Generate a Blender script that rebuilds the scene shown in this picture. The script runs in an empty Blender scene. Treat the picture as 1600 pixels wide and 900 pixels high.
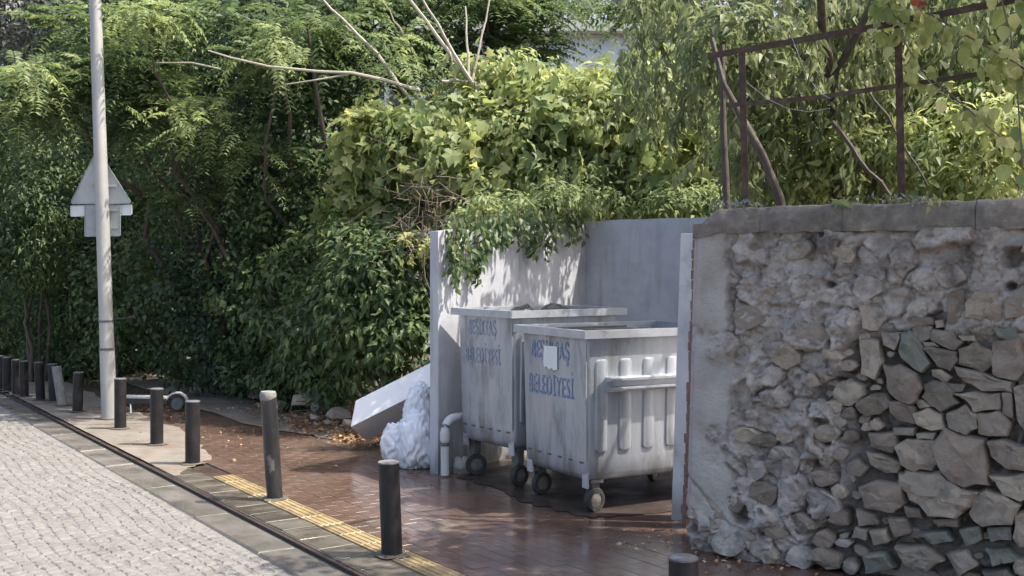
import bpy, bmesh, math, random
import numpy as np
from mathutils import Vector, Matrix, noise as mnoise

random.seed(7)
rng = np.random.default_rng(7)
sc = bpy.context.scene
COL = sc.collection
R = math.radians

# ------------------------------------------------------------------ camera
F, CX, CY, EYE = 1800.0, 800.0, 414.0, 1.7
cam = bpy.data.cameras.new('camera')
cam.sensor_width = 36.0
cam.lens = 36.0 * F / 1600.0
cam.shift_y = -(450.0 - CY) / 1600.0
cam.clip_end = 500
camo = bpy.data.objects.new('camera', cam)
COL.objects.link(camo)
camo.location = (0, 0, EYE)
camo.rotation_euler = (R(90), 0, 0)
sc.camera = camo

# ------------------------------------------------------------------ light
SUN = Vector((0.52, -0.06, 0.85)).normalized()
el = math.asin(SUN.z)
az = math.atan2(SUN.x, SUN.y)
w = bpy.data.worlds.new('World')
sc.world = w
w.use_nodes = True
nt = w.node_tree
sky = nt.nodes.new('ShaderNodeTexSky')
sky.sky_type = 'NISHITA'
sky.sun_disc = False
sky.sun_elevation = el
sky.sun_rotation = az
sky.air_density = 1.0
sky.dust_density = 5.0
sky.ozone_density = 1.3
bgn = nt.nodes['Background']
bgn.inputs['Strength'].default_value = 0.15
nt.links.new(sky.outputs[0], bgn.inputs[0])
sl = bpy.data.lights.new('sun', 'SUN')
sl.energy = 3.6
sl.angle = R(0.5)
sl.color = (1.0, 0.94, 0.84)
slo = bpy.data.objects.new('sun', sl)
COL.objects.link(slo)
slo.rotation_euler = SUN.to_track_quat('Z', 'Y').to_euler()
sc.view_settings.view_transform = 'Standard'
sc.view_settings.look = 'None'
sc.view_settings.exposure = 1.28
sc.view_settings.gamma = 1
try:
    sc.cycles.max_bounces = 8
    sc.cycles.transparent_max_bounces = 6
except Exception:
    pass


# ------------------------------------------------------------------ helpers
def G(px, py, h=0.0):
    y = F * (EYE - h) / (py - CY)
    return Vector(((px - CX) / F * y, y, h))


def P(px, py, y):
    return Vector(((px - CX) / F * y, y, EYE + (CY - py) / F * y))


K0 = Vector((-0.783, 6.30, 0))
T = Vector((-0.55, 0.835, 0)).normalized()
N = Vector((0.835, 0.55, 0)).normalized()


def UV(u, v, z=0.0):
    p = K0 + T * u + N * v
    return Vector((p.x, p.y, z))


def tag(o, label=None, cat=None, group=None, kind=None):
    if label: o['label'] = label
    if cat: o['category'] = cat
    if group: o['group'] = group
    if kind: o['kind'] = kind
    return o


def empty(name, loc=(0, 0, 0), label=None, cat=None, group=None):
    o = bpy.data.objects.new(name, None)
    COL.objects.link(o)
    o.location = loc
    return tag(o, label, cat, group)


def link(name, me, mat=None, parent=None, loc=None):
    """link a mesh given in WORLD coordinates (or local with loc) under parent"""
    o = bpy.data.objects.new(name, me)
    COL.objects.link(o)
    if mat is not None and len(me.materials) == 0:
        me.materials.append(mat)
    if parent is not None:
        o.parent = parent
        # parents are unrotated; keep world position
        pl = Vector(parent.location)
        pp = parent.parent
        while pp is not None:
            pl += Vector(pp.location)
            pp = pp.parent
        o.location = (Vector(loc) if loc is not None else Vector((0, 0, 0))) - pl
    elif loc is not None:
        o.location = loc
    return o


def mesh_from(name, verts, faces, smooth=False):
    me = bpy.data.meshes.new(name)
    me.from_pydata([tuple(v) for v in verts], [], faces)
    me.update()
    if smooth:
        me.shade_smooth()
    return me


def mesh_np(name, V, Fq, smooth=False):
    """V (n,3); Fq (m,k) uniform polygons"""
    me = bpy.data.meshes.new(name)
    n, m, k = len(V), len(Fq), Fq.shape[1]
    me.vertices.add(n)
    me.vertices.foreach_set('co', np.ascontiguousarray(V, dtype=np.float32).ravel())
    me.loops.add(m * k)
    me.loops.foreach_set('vertex_index', np.ascontiguousarray(Fq, dtype=np.int32).ravel())
    me.polygons.add(m)
    me.polygons.foreach_set('loop_start', np.arange(0, m * k, k, dtype=np.int32))
    me.polygons.foreach_set('loop_total', np.full(m, k, dtype=np.int32))
    me.update(calc_edges=True)
    if smooth:
        me.shade_smooth()
    return me


def bm_mesh(name, bm, smooth=False, bevel=0.0, segs=1):
    if bevel > 0:
        bmesh.ops.bevel(bm, geom=[e for e in bm.edges if e.calc_face_angle(0) > 0.5], offset=bevel, segments=segs,
                        affect='EDGES', profile=0.6)
    bmesh.ops.recalc_face_normals(bm, faces=bm.faces)
    me = bpy.data.meshes.new(name)
    bm.to_mesh(me)
    bm.free()
    if smooth:
        me.shade_smooth()
        try:
            me.set_sharp_from_angle(angle=R(40))
        except Exception:
            pass
    return me


def add_hexa(bm, pts):
    """8 corners: bottom 4 ccw, top 4 ccw"""
    v = [bm.verts.new(p) for p in pts]
    for f in ((0, 3, 2, 1), (4, 5, 6, 7), (0, 1, 5, 4), (1, 2, 6, 5), (2, 3, 7, 6), (3, 0, 4, 7)):
        bm.faces.new([v[i] for i in f])
    return v


def add_box(bm, c, ax, ay, az_):
    """centre and three half axes"""
    c = Vector(c); ax = Vector(ax); ay = Vector(ay); az_ = Vector(az_)
    return add_hexa(bm, [c - ax - ay - az_, c + ax - ay - az_, c + ax + ay - az_, c - ax + ay - az_,
                         c - ax - ay + az_, c + ax - ay + az_, c + ax + ay + az_, c - ax + ay + az_])


def tube_into(bm, pts, radii, seg=8, cap=True):
    pts = [Vector(p) for p in pts]
    rings = []
    for i, p in enumerate(pts):
        a = pts[max(i - 1, 0)]; b = pts[min(i + 1, len(pts) - 1)]
        d = (b - a).normalized()
        up = Vector((0, 0, 1)) if abs(d.z) < 0.9 else Vector((1, 0, 0))
        x = d.cross(up).normalized(); y = d.cross(x).normalized()
        r = radii[i] if hasattr(radii, '__len__') else radii
        rings.append([bm.verts.new(p + x * r * math.cos(2 * math.pi * k / seg) + y * r * math.sin(2 * math.pi * k / seg))
                      for k in range(seg)])
    for i in range(len(rings) - 1):
        for k in range(seg):
            bm.faces.new([rings[i][k], rings[i][(k + 1) % seg], rings[i + 1][(k + 1) % seg], rings[i + 1][k]])
    if cap:
        bm.faces.new(rings[0][::-1]); bm.faces.new(rings[-1])


def wobble(p0, p1, n=6, amp=0.05, r=random):
    p0 = Vector(p0); p1 = Vector(p1)
    out = []
    for i in range(n + 1):
        t = i / n
        k = math.sin(math.pi * t) if 0 < t < 1 else 0
        out.append(p0.lerp(p1, t) + Vector((r.uniform(-1, 1), r.uniform(-1, 1), r.uniform(-1, 1))) * amp * k)
    return out


# ---- numpy noise
_perm = rng.permutation(4096)


def _hash(ix, iy):
    return _perm[(_perm[ix & 4095] + iy) & 4095] / 4096.0


def vnoise(x, y):
    ix = np.floor(x).astype(int); iy = np.floor(y).astype(int)
    fx = x - ix; fy = y - iy
    fx = fx * fx * (3 - 2 * fx); fy = fy * fy * (3 - 2 * fy)
    a = _hash(ix, iy); b = _hash(ix + 1, iy); c = _hash(ix, iy + 1); d = _hash(ix + 1, iy + 1)
    return (a * (1 - fx) + b * fx) * (1 - fy) + (c * (1 - fx) + d * fx) * fy


def fbm(x, y, o=4):
    s = 0; a = 0.5
    for i in range(o):
        s = s + a * (vnoise(x * 2 ** i + 17.3 * i, y * 2 ** i + 9.1 * i) - 0.5)
        a *= 0.5
    return s


def worley(x, y, off=0):
    ix = np.floor(x).astype(int); iy = np.floor(y).astype(int)
    f1 = np.full(x.shape, 9.0); f2 = np.full(x.shape, 9.0); idv = np.zeros(x.shape)
    for dx in (-1, 0, 1):
        for dy in (-1, 0, 1):
            cx = ix + dx; cy = iy + dy
            jx = _hash(cx + 31 + off, cy); jy = _hash(cx, cy + 77 + off)
            d = np.hypot(cx + jx - x, cy + jy - y)
            nid = _hash(cx + 5, cy + 11 + off)
            lt = d < f1
            f2 = np.where(lt, f1, np.minimum(f2, d))
            idv = np.where(lt, nid, idv)
            f1 = np.where(lt, d, f1)
    return f1, f2, idv


# ------------------------------------------------------------------ materials
def nodes_of(m):
    m.use_nodes = True
    return m.node_tree.nodes, m.node_tree.links


def ramp(nodes, stops):
    r = nodes.new('ShaderNodeValToRGB')
    els = r.color_ramp.elements
    while len(els) > 1:
        els.remove(els[-1])
    els[0].position = stops[0][0]; els[0].color = (*stops[0][1], 1)
    for p, c in stops[1:]:
        e = els.new(p); e.color = (*c, 1)
    return r


def mat_surface(name, stops, scale=6.0, detail=8.0, rough=(0.6, 0.85), rscale=3.0, bump=0.3, bscale=40.0, bdist=0.01,
                metal=0.0, spec=0.5, dirt=None, dscale=1.5, perobj=0.0, voro=0.0, vscale=8, stretch=(1, 1, 1), dpos=(0.52, 0.66)):
    m = bpy.data.materials.new(name)
    n, l = nodes_of(m)
    b = n['Principled BSDF']
    tc = n.new('ShaderNodeNewGeometry')
    mp = n.new('ShaderNodeMapping')
    mp.inputs['Scale'].default_value = stretch
    l.new(tc.outputs['Position'], mp.inputs['Vector'])
    vec = mp.outputs[0]
    nz = n.new('ShaderNodeTexNoise'); nz.inputs['Scale'].default_value = scale; nz.inputs['Detail'].default_value = detail
    nz.inputs['Roughness'].default_value = 0.65
    l.new(vec, nz.inputs['Vector'])
    fac = nz.outputs['Fac']
    if perobj > 0:
        oi = n.new('ShaderNodeObjectInfo')
        ma = n.new('ShaderNodeMath'); ma.operation = 'MULTIPLY_ADD'
        ma.inputs[1].default_value = perobj; ma.inputs[2].default_value = -perobj / 2
        l.new(oi.outputs['Random'], ma.inputs[0])
        ad = n.new('ShaderNodeMath'); ad.operation = 'ADD'
        l.new(fac, ad.inputs[0]); l.new(ma.outputs[0], ad.inputs[1])
        fac = ad.outputs[0]
    rp = ramp(n, stops)
    l.new(fac, rp.inputs[0])
    col = rp.outputs[0]
    if dirt:
        nd = n.new('ShaderNodeTexNoise'); nd.inputs['Scale'].default_value = dscale; nd.inputs['Detail'].default_value = 10
        nd.inputs['Roughness'].default_value = 0.7
        l.new(vec, nd.inputs['Vector'])
        dr = ramp(n, [(dpos[0], (0, 0, 0)), (dpos[1], (1, 1, 1))])
        l.new(nd.outputs['Fac'], dr.inputs[0])
        mx = n.new('ShaderNodeMix'); mx.data_type = 'RGBA'
        l.new(dr.outputs[0], mx.inputs[0]); l.new(col, mx.inputs[6]); mx.inputs[7].default_value = (*dirt, 1)
        col = mx.outputs[2]
    l.new(col, b.inputs['Base Color'])
    nr = n.new('ShaderNodeTexNoise'); nr.inputs['Scale'].default_value = rscale; nr.inputs['Detail'].default_value = 6
    l.new(vec, nr.inputs['Vector'])
    mr = n.new('ShaderNodeMapRange')
    mr.inputs[1].default_value = 0.35; mr.inputs[2].default_value = 0.65
    mr.inputs[3].default_value = rough[0]; mr.inputs[4].default_value = rough[1]
    l.new(nr.outputs['Fac'], mr.inputs[0]); l.new(mr.outputs[0], b.inputs['Roughness'])
    b.inputs['Metallic'].default_value = metal
    b.inputs['Specular IOR Level'].default_value = spec
    if bump > 0:
        nb = n.new('ShaderNodeTexNoise'); nb.inputs['Scale'].default_value = bscale; nb.inputs['Detail'].default_value = 8
        nb.inputs['Roughness'].default_value = 0.7
        l.new(vec, nb.inputs['Vector'])
        h = nb.outputs['Fac']
        if voro > 0:
            vo = n.new('ShaderNodeTexVoronoi'); vo.feature = 'DISTANCE_TO_EDGE'; vo.inputs['Scale'].default_value = vscale
            l.new(vec, vo.inputs['Vector'])
            mi = n.new('ShaderNodeMath'); mi.operation = 'MINIMUM'; mi.inputs[1].default_value = 0.15
            l.new(vo.outputs['Distance'], mi.inputs[0])
            mm = n.new('ShaderNodeMath'); mm.operation = 'MULTIPLY_ADD'; mm.inputs[1].default_value = voro
            l.new(mi.outputs[0], mm.inputs[0]); l.new(h, mm.inputs[2])
            h = mm.outputs[0]
        bp = n.new('ShaderNodeBump'); bp.inputs['Strength'].default_value = bump; bp.inputs['Distance'].default_value = bdist
        l.new(h, bp.inputs['Height']); l.new(bp.outputs[0], b.inputs['Normal'])
    return m


def mat_leaf(name, stops, trans=0.35, rough=0.5, spec=0.35):
    m = bpy.data.materials.new(name)
    n, l = nodes_of(m)
    b = n['Principled BSDF']; out = n['Material Output']
    ge = n.new('ShaderNodeNewGeometry')
    oi = n.new('ShaderNodeObjectInfo')
    ad = n.new('ShaderNodeMath'); ad.operation = 'ADD'
    l.new(ge.outputs['Random Per Island'], ad.inputs[0]); l.new(oi.outputs['Random'], ad.inputs[1])
    fr = n.new('ShaderNodeMath'); fr.operation = 'FRACT'
    l.new(ad.outputs[0], fr.inputs[0])
    nz = n.new('ShaderNodeTexNoise'); nz.inputs['Scale'].default_value = 1.3; nz.inputs['Detail'].default_value = 2
    l.new(ge.outputs['Position'], nz.inputs['Vector'])
    mx = n.new('ShaderNodeMath'); mx.operation = 'MULTIPLY_ADD'; mx.inputs[1].default_value = 0.6
    sb = n.new('ShaderNodeMath'); sb.operation = 'MULTIPLY_ADD'; sb.inputs[1].default_value = 0.8; sb.inputs[2].default_value = -0.2
    l.new(nz.outputs['Fac'], sb.inputs[0])
    l.new(fr.outputs[0], mx.inputs[0]); l.new(sb.outputs[0], mx.inputs[2])
    rp = ramp(n, stops)
    l.new(mx.outputs[0], rp.inputs[0])
    l.new(rp.outputs[0], b.inputs['Base Color'])
    b.inputs['Roughness'].default_value = rough
    b.inputs['Specular IOR Level'].default_value = spec
    tr = n.new('ShaderNodeBsdfTranslucent')
    hs = n.new('ShaderNodeHueSaturation'); hs.inputs['Value'].default_value = 1.6; hs.inputs['Saturation'].default_value = 1.1
    hs.inputs['Hue'].default_value = 0.485
    l.new(rp.outputs[0], hs.inputs['Color']); l.new(hs.outputs[0], tr.inputs[0])
    ms = n.new('ShaderNodeMixShader'); ms.inputs[0].default_value = trans
    l.new(b.outputs[0], ms.inputs[1]); l.new(tr.outputs[0], ms.inputs[2])
    l.new(ms.outputs[0], out.inputs[0])
    return m


M = {}
M['road'] = mat_surface('worn_granite', [(0.3, (0.135, 0.127, 0.117)), (0.5, (0.178, 0.170, 0.157)), (0.72, (0.222, 0.212, 0.196))], scale=9, bump=.7,
                        bscale=45, bdist=.012, perobj=.12, rough=(.6, .85), dirt=(.13, .118, .103), dscale=2.2)
M['road_far'] = mat_surface('worn_granite_far', [(0.3, (0.126, 0.119, 0.109)), (0.5, (0.174, 0.165, 0.154)), (0.72, (0.217, 0.208, 0.194))], scale=5, bump=.6,
                            bscale=30, bdist=.02, rough=(.55, .8), voro=4, vscale=9)
M['sand'] = mat_surface('joint_sand', [(0.3, (.17, .155, .135)), (0.7, (.27, .25, .225))], scale=20, bump=.5, bscale=120)
M['gutter'] = mat_surface('gutter_stone', [(0.3, (0.072, 0.066, 0.056)), (0.55, (0.122, 0.112, 0.098)), (0.75, (0.180, 0.164, 0.145))], scale=5, bump=.5, bscale=50,
                          bdist=.012, perobj=.12, rough=(.25, .65), dirt=(.07, .065, .058), dscale=2.5)
M['paver'] = mat_surface('wet_red_paver', [(0.25, (0.064, 0.043, 0.036)), (0.5, (0.102, 0.066, 0.052)), (0.75, (0.146, 0.095, 0.074))], scale=2.2, bump=.14,
                         bscale=30, bdist=.004, perobj=.16, rough=(.05, .26), rscale=1.6, dirt=(.15, .12, .097), dscale=.9, dpos=(.55, .68))
M['paver_base'] = mat_surface('paver_joint', [(0.3, (.045, .032, .028)), (0.7, (.085, .060, .05))], scale=8, bump=.3, bscale=80, rough=(.2, .5))
M['border'] = mat_surface('dark_border_tile', [(0.3, (.052, .046, .036)), (0.5, (.085, .074, .058)), (0.75, (.13, .115, .09))], scale=6, bump=.4,
                          bscale=70, bdist=.006, perobj=.3, rough=(.25, .6))
M['grout'] = mat_surface('pale_grout', [(0.3, (0.078, 0.072, 0.060)), (0.7, (0.126, 0.114, 0.099))], scale=10, bump=.3, bscale=80)
M['tactile'] = mat_surface('yellow_tactile', [(0.28, (0.150, 0.108, 0.056)), (0.5, (0.286, 0.210, 0.099)), (0.7, (0.340, 0.262, 0.145))], scale=7, bump=.3,
                           bscale=70, bdist=.004, perobj=.15, rough=(.35, .6), dirt=(.16, .12, .08), dscale=3, dpos=(.55, .7))
M['concrete'] = mat_surface('dusty_concrete', [(0.3, (0.124, 0.109, 0.091)), (0.5, (0.178, 0.158, 0.134)), (0.72, (0.223, 0.202, 0.174))], scale=4, bump=.4,
                            bscale=40, bdist=.01, rough=(.6, .85), dirt=(.15, .115, .085), dscale=1.8, dpos=(.48, .62))
M['soil'] = mat_surface('soil', [(0.3, (.05, .04, .03)), (0.55, (.10, .08, .06)), (0.75, (.16, .13, .10))], scale=6, bump=.8, bscale=30, bdist=.03)
M['plaster'] = mat_surface('painted_plaster', [(0.3, (0.341, 0.353, 0.385)), (0.5, (0.437, 0.445, 0.478)), (0.7, (0.492, 0.503, 0.530))], scale=2.2, bump=.25,
                           bscale=35, bdist=.006, rough=(.6, .85), dirt=(.33, .33, .34), dscale=1.8, dpos=(.56, .75))


def add_base_dirt(m, col, top=.32, amt=.75):
    n, l = m.node_tree.nodes, m.node_tree.links
    b = n['Principled BSDF']; src = b.inputs['Base Color'].links[0].from_socket
    g = n.new('ShaderNodeNewGeometry'); sx_ = n.new('ShaderNodeSeparateXYZ'); l.new(g.outputs['Position'], sx_.inputs[0])
    mr = n.new('ShaderNodeMapRange'); mr.inputs[1].default_value = 0; mr.inputs[2].default_value = top; mr.inputs[3].default_value = .45; mr.inputs[4].default_value = 0
    l.new(sx_.outputs['Z'], mr.inputs[0])
    mp = n.new('ShaderNodeMapping'); mp.inputs['Scale'].default_value = (9, 9, .9); l.new(g.outputs['Position'], mp.inputs[0])
    nz = n.new('ShaderNodeTexNoise'); nz.inputs['Scale'].default_value = 1.0; nz.inputs['Detail'].default_value = 8; l.new(mp.outputs[0], nz.inputs[0])
    ad = n.new('ShaderNodeMath'); ad.operation = 'ADD'; l.new(mr.outputs[0], ad.inputs[0]); l.new(nz.outputs[0], ad.inputs[1])
    rp = ramp(n, [(.56, (0, 0, 0)), (.85, (amt, amt, amt))]); l.new(ad.outputs[0], rp.inputs[0])
    mx = n.new('ShaderNodeMix'); mx.data_type = 'RGBA'; l.new(rp.outputs[0], mx.inputs[0]); l.new(src, mx.inputs[6]); mx.inputs[7].default_value = (*col, 1)
    l.new(mx.outputs[2], b.inputs['Base Color'])


add_base_dirt(M['plaster'], (.17, .165, .155))
M['plaster_pale'] = mat_surface('pale_plaster', [(0.3, (.48, .47, .47)), (0.5, (.58, .57, .565)), (0.7, (.64, .63, .62))], scale=4, bump=.3,
                                bscale=50, bdist=.006, rough=(.6, .85), dirt=(.38, .37, .35), dscale=3, dpos=(.56, .7))
add_base_dirt(M['plaster_pale'], (.20, .185, .165))
M['brick'] = mat_surface('old_brick', [(0.3, (.12, .075, .06)), (0.6, (.24, .13, .10)), (0.75, (.30, .20, .17))], scale=14, bump=.7, bscale=50, bdist=.015)
M['galv'] = mat_surface('galvanised_steel', [(0.3, (0.339, 0.363, 0.394)), (0.5, (0.408, 0.435, 0.470)), (0.72, (0.493, 0.517, 0.553))], scale=5, bump=.3, bscale=5,
                        bdist=.02, metal=.5, rough=(.34, .6), rscale=7, dirt=(.21, .195, .18), dscale=7, dpos=(.50, .72), stretch=(1, 1, .28))
add_base_dirt(M['galv'], (.16, .145, .125), .45, .6)
M['galv_edge'] = mat_surface('galvanised_rim', [(0.3, (0.359, 0.378, 0.410)), (0.6, (0.470, 0.493, 0.531))], scale=9, bump=.1, bscale=20, metal=.5,
                             rough=(.3, .5), dirt=(.22, .20, .18), dscale=5, dpos=(.58, .72))
M['galv_dark'] = mat_surface('grimy_steel', [(0.3, (.08, .08, .08)), (0.7, (.17, .168, .165))], scale=9, bump=.2, bscale=30, metal=.3, rough=(.5, .8))
M['rubber'] = mat_surface('black_rubber', [(0.3, (.018, .018, .018)), (0.7, (.05, .047, .045))], scale=14, bump=.2, bscale=60)
M['hub'] = mat_surface('dusty_hub', [(0.3, (.09, .08, .07)), (0.7, (.19, .18, .16))], scale=25, bump=.3, bscale=60, metal=.2)
M['sticker'] = mat_surface('torn_paper', [(0.3, (.68, .70, .68)), (0.7, (.78, .79, .77))], scale=10, bump=.2, bscale=40)
M['bollard'] = mat_surface('dark_bollard_paint', [(0.3, (.012, .011, .012)), (0.55, (.022, .020, .021)), (0.75, (.042, .036, .037))], scale=9, bump=.3,
                           bscale=45, bdist=.004, rough=(.35, .6), spec=.3, dirt=(.065, .05, .047), dscale=6, dpos=(.62, .72))
M['bollard_peel'] = mat_surface('peeling_bollard_paint', [(0.3, (.012, .012, .013)), (0.6, (.032, .03, .03))], scale=12, bump=.6, bscale=30,
                                bdist=.008, rough=(.35, .7), dirt=(.15, .125, .11), dscale=9, dpos=(.55, .58), stretch=(1, 1, .4))
M['cap'] = mat_surface('bare_grey_cap', [(0.3, (.15, .15, .14)), (0.7, (.26, .26, .25))], scale=25, bump=.4, bscale=50, dirt=(.14, .13, .12), dscale=14)
M['cap_dark'] = mat_surface('grey_cap', [(0.3, (.07, .07, .075)), (0.7, (.14, .14, .145))], scale=25, bump=.3, bscale=50)
M['pole'] = mat_surface('galvanised_pole', [(0.3, (0.292, 0.292, 0.284)), (0.5, (0.361, 0.361, 0.348)), (0.75, (0.430, 0.430, 0.413))], scale=4, bump=.12, bscale=20,
                        metal=.15, rough=(.45, .7), dirt=(.34, .33, .31), dscale=4, stretch=(1, 1, .4))
M['signback'] = mat_surface('sign_back_aluminium', [(0.3, (.28, .30, .31)), (0.7, (.37, .39, .40))], scale=6, bump=.08, bscale=15, metal=.35, rough=(.4, .6))
M['signplate'] = mat_surface('sign_plate_pale', [(0.3, (.50, .53, .55)), (0.7, (.60, .63, .64))], scale=6, bump=.08, bscale=15, metal=.1, rough=(.4, .6))
M['black'] = mat_surface('black_plastic', [(0.3, (.015, .015, .016)), (0.7, (.035, .035, .037))], scale=9, bump=.1, bscale=30, rough=(.3, .5))
M['bagblack'] = mat_surface('black_bin_bag', [(0.3, (.01, .01, .012)), (0.7, (.03, .03, .033))], scale=9, bump=.5, bscale=25, bdist=.02, rough=(.2, .4))
M['scooter'] = mat_surface('scooter_grey', [(0.3, (.36, .38, .39)), (0.7, (.50, .52, .53))], scale=6, bump=.05, bscale=20, rough=(.35, .5))
M['pipe'] = mat_surface('weathered_pvc', [(0.3, (.44, .45, .46)), (0.6, (.56, .57, .575))], scale=7, bump=.15, bscale=30, rough=(.4, .6),
                        dirt=(.24, .22, .20), dscale=7, dpos=(.58, .7))
M['foam'] = mat_surface('white_foam_panel', [(0.3, (.70, .71, .72)), (0.7, (.80, .80, .79))], scale=8, bump=.15, bscale=80, bdist=.004, rough=(.6, .8),
                        dirt=(.52, .50, .47), dscale=3, dpos=(.62, .8))
M['sack'] = mat_surface('white_woven_sack', [(0.3, (.66, .69, .73)), (0.7, (.80, .82, .85))], scale=6, bump=.5, bscale=16, bdist=.015, rough=(.4, .6),
                        dirt=(.50, .50, .50), dscale=5, dpos=(.62, .8))
M['greybag'] = mat_surface('dusty_green_bag', [(0.3, (.10, .14, .13)), (0.7, (.20, .26, .235))], scale=7, bump=.9, bscale=12, bdist=.03, rough=(.35, .6))
M['rust'] = mat_surface('rusty_iron', [(0.3, (0.038, 0.027, 0.020)), (0.5, (0.081, 0.047, 0.032)), (0.7, (0.136, 0.089, 0.062))], scale=22, bump=.6, bscale=60,
                        bdist=.004, rough=(.7, .9), dirt=(.05, .045, .04), dscale=8)
M['bark'] = mat_surface('bark', [(0.3, (.045, .034, .026)), (0.7, (.12, .095, .075))], scale=18, bump=.9, bscale=40, bdist=.015, stretch=(1, 1, .3))
M['palebark'] = mat_surface('pale_bark', [(0.3, (.24, .22, .17)), (0.7, (.38, .35, .28))], scale=10, bump=.4, bscale=40, bdist=.006)
M['twig'] = mat_surface('dead_twig', [(0.3, (.085, .065, .05)), (0.7, (.19, .15, .115))], scale=5, bump=0)
M['coping'] = mat_surface('mossy_coping', [(0.3, (0.148, 0.127, 0.108)), (0.5, (0.265, 0.227, 0.195)), (0.72, (0.458, 0.399, 0.344))], scale=9, bump=1.0, bscale=28,
                          bdist=.03, rough=(.75, .95), dirt=(.17, .17, .12), dscale=5.5, perobj=.25)
M['stone'] = mat_surface('rubble_stone', [(0.18, (0.159, 0.137, 0.109)), (0.36, (0.220, 0.185, 0.147)), (0.5, (0.273, 0.232, 0.186)), (0.66, (0.333, 0.281, 0.224)), (0.85, (0.439, 0.366, 0.289))],
                         scale=7, bump=.9, bscale=20, bdist=.03, rough=(.7, .95), perobj=.55, dirt=(.31, .285, .255), dscale=7, dpos=(.55, .66))
M['stone_pale'] = mat_surface('pale_stone', [(0.3, (0.306, 0.255, 0.195)), (0.7, (0.478, 0.397, 0.310))], scale=9, bump=1.0, bscale=26, bdist=.02, perobj=.2,
                              dirt=(.18, .17, .15), dscale=7)
M['stone_green'] = mat_surface('green_grey_stone', [(0.3, (0.140, 0.142, 0.117)), (0.7, (0.235, 0.235, 0.194))], scale=6, bump=.7, bscale=26, bdist=.02, perobj=.2,
                               dirt=(.22, .21, .19), dscale=7, dpos=(.6, .7))
M['stone_brown'] = mat_surface('pink_brown_stone', [(0.3, (0.207, 0.164, 0.133)), (0.7, (0.343, 0.279, 0.224))], scale=6, bump=.9, bscale=26, bdist=.02, perobj=.2)
M['rubble'] = M['stone']
M['house'] = mat_surface('pale_render', [(0.3, (.60, .63, .66)), (0.7, (.74, .76, .78))], scale=2, bump=.2, bscale=20)
M['roof'] = mat_surface('roof_edge', [(0.3, (.55, .53, .46)), (0.7, (.70, .68, .60))], scale=3, bump=.2, bscale=20)
M['glassdark'] = mat_surface('dark_window', [(0.3, (.03, .035, .04)), (0.7, (.05, .055, .06))], scale=3, bump=0, rough=(.08, .15))
M['litter'] = mat_leaf('dry_leaf_litter', [(0.1, (.13, .075, .04)), (0.4, (.30, .17, .09)), (0.65, (.44, .28, .15)), (0.9, (.56, .44, .30))], trans=.15, rough=.8)

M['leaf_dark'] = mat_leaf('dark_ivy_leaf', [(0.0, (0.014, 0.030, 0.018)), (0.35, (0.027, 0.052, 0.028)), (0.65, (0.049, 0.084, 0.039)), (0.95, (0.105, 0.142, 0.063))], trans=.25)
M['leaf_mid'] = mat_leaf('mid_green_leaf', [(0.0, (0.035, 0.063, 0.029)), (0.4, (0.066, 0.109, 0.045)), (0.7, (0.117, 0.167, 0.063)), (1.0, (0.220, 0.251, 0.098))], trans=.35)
M['leaf_fig'] = mat_leaf('fig_leaf', [(0.0, (0.110, 0.161, 0.065)), (0.35, (0.188, 0.242, 0.097)), (0.65, (0.313, 0.351, 0.146)), (0.85, (0.470, 0.482, 0.211)), (1.0, (0.600, 0.600, 0.162))], trans=.45)
M['leaf_feather'] = mat_leaf('feathery_leaf', [(0.0, (0.046, 0.079, 0.037)), (0.4, (0.082, 0.127, 0.056)), (0.75, (0.143, 0.191, 0.081)), (1.0, (0.265, 0.297, 0.102))], trans=.4)
M['leaf_grey'] = mat_leaf('grey_green_leaf', [(0.0, (.10, .115, .095)), (0.5, (.18, .19, .165)), (1.0, (.30, .30, .27))], trans=.25)
M['leaf_willow'] = mat_leaf('drooping_leaf', [(0.0, (0.072, 0.098, 0.048)), (0.4, (0.138, 0.173, 0.083)), (0.75, (0.221, 0.256, 0.127)), (1.0, (0.359, 0.375, 0.196))], trans=.4)
M['leaf_yellow'] = mat_leaf('yellowing_vine_leaf', [(0.0, (0.143, 0.198, 0.066)), (0.4, (0.275, 0.308, 0.110)), (0.75, (0.462, 0.462, 0.209)), (1.0, (0.600, 0.572, 0.308))], trans=.4)
M['leaf_orange'] = mat_leaf('withered_leaf', [(0.0, (.20, .06, .025)), (1.0, (.38, .14, .06))], trans=.3)
M['leaf_sun'] = mat_leaf('lime_leaf', [(0.0, (0.099, 0.147, 0.066)), (0.5, (0.188, 0.240, 0.104)), (1.0, (0.332, 0.363, 0.163))], trans=.45)

# ------------------------------------------------------------------ ground
def sheet(name, pts, mat, kind='structure'):
    me = mesh_from(name, pts, [tuple(range(len(pts)))])
    # make it face up
    if me.polygons[0].normal.z < 0:
        me.flip_normals()
    return tag(link(name, me, mat), kind=kind)


sheet('ground', [(-160, -40, -.12), (160, -40, -.12), (160, 260, -.12), (-160, 260, -.12)], M['soil'])


def strip(name, v0, v1, u0, u1, z, mat, parent=None, n=1):
    vs = []; fs = []
    for i in range(n + 1):
        u = u0 + (u1 - u0) * i / n
        vs += [UV(u, v0, z), UV(u, v1, z)]
    for i in range(n):
        fs.append((2 * i, 2 * i + 1, 2 * i + 3, 2 * i + 2))
    me = mesh_from(name, vs, fs)
    if me.polygons[0].normal.z < 0: me.flip_normals()
    o = link(name, me, mat, parent)
    if parent is None:
        tag(o, kind='structure')
    return o


road = strip('road', -7.5, -.30, -12, 60, -.0345, M['road_far'])
pave = strip('pavement', -.02, 6.5, -12, 60, -.012, M['paver_base'])
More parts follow.
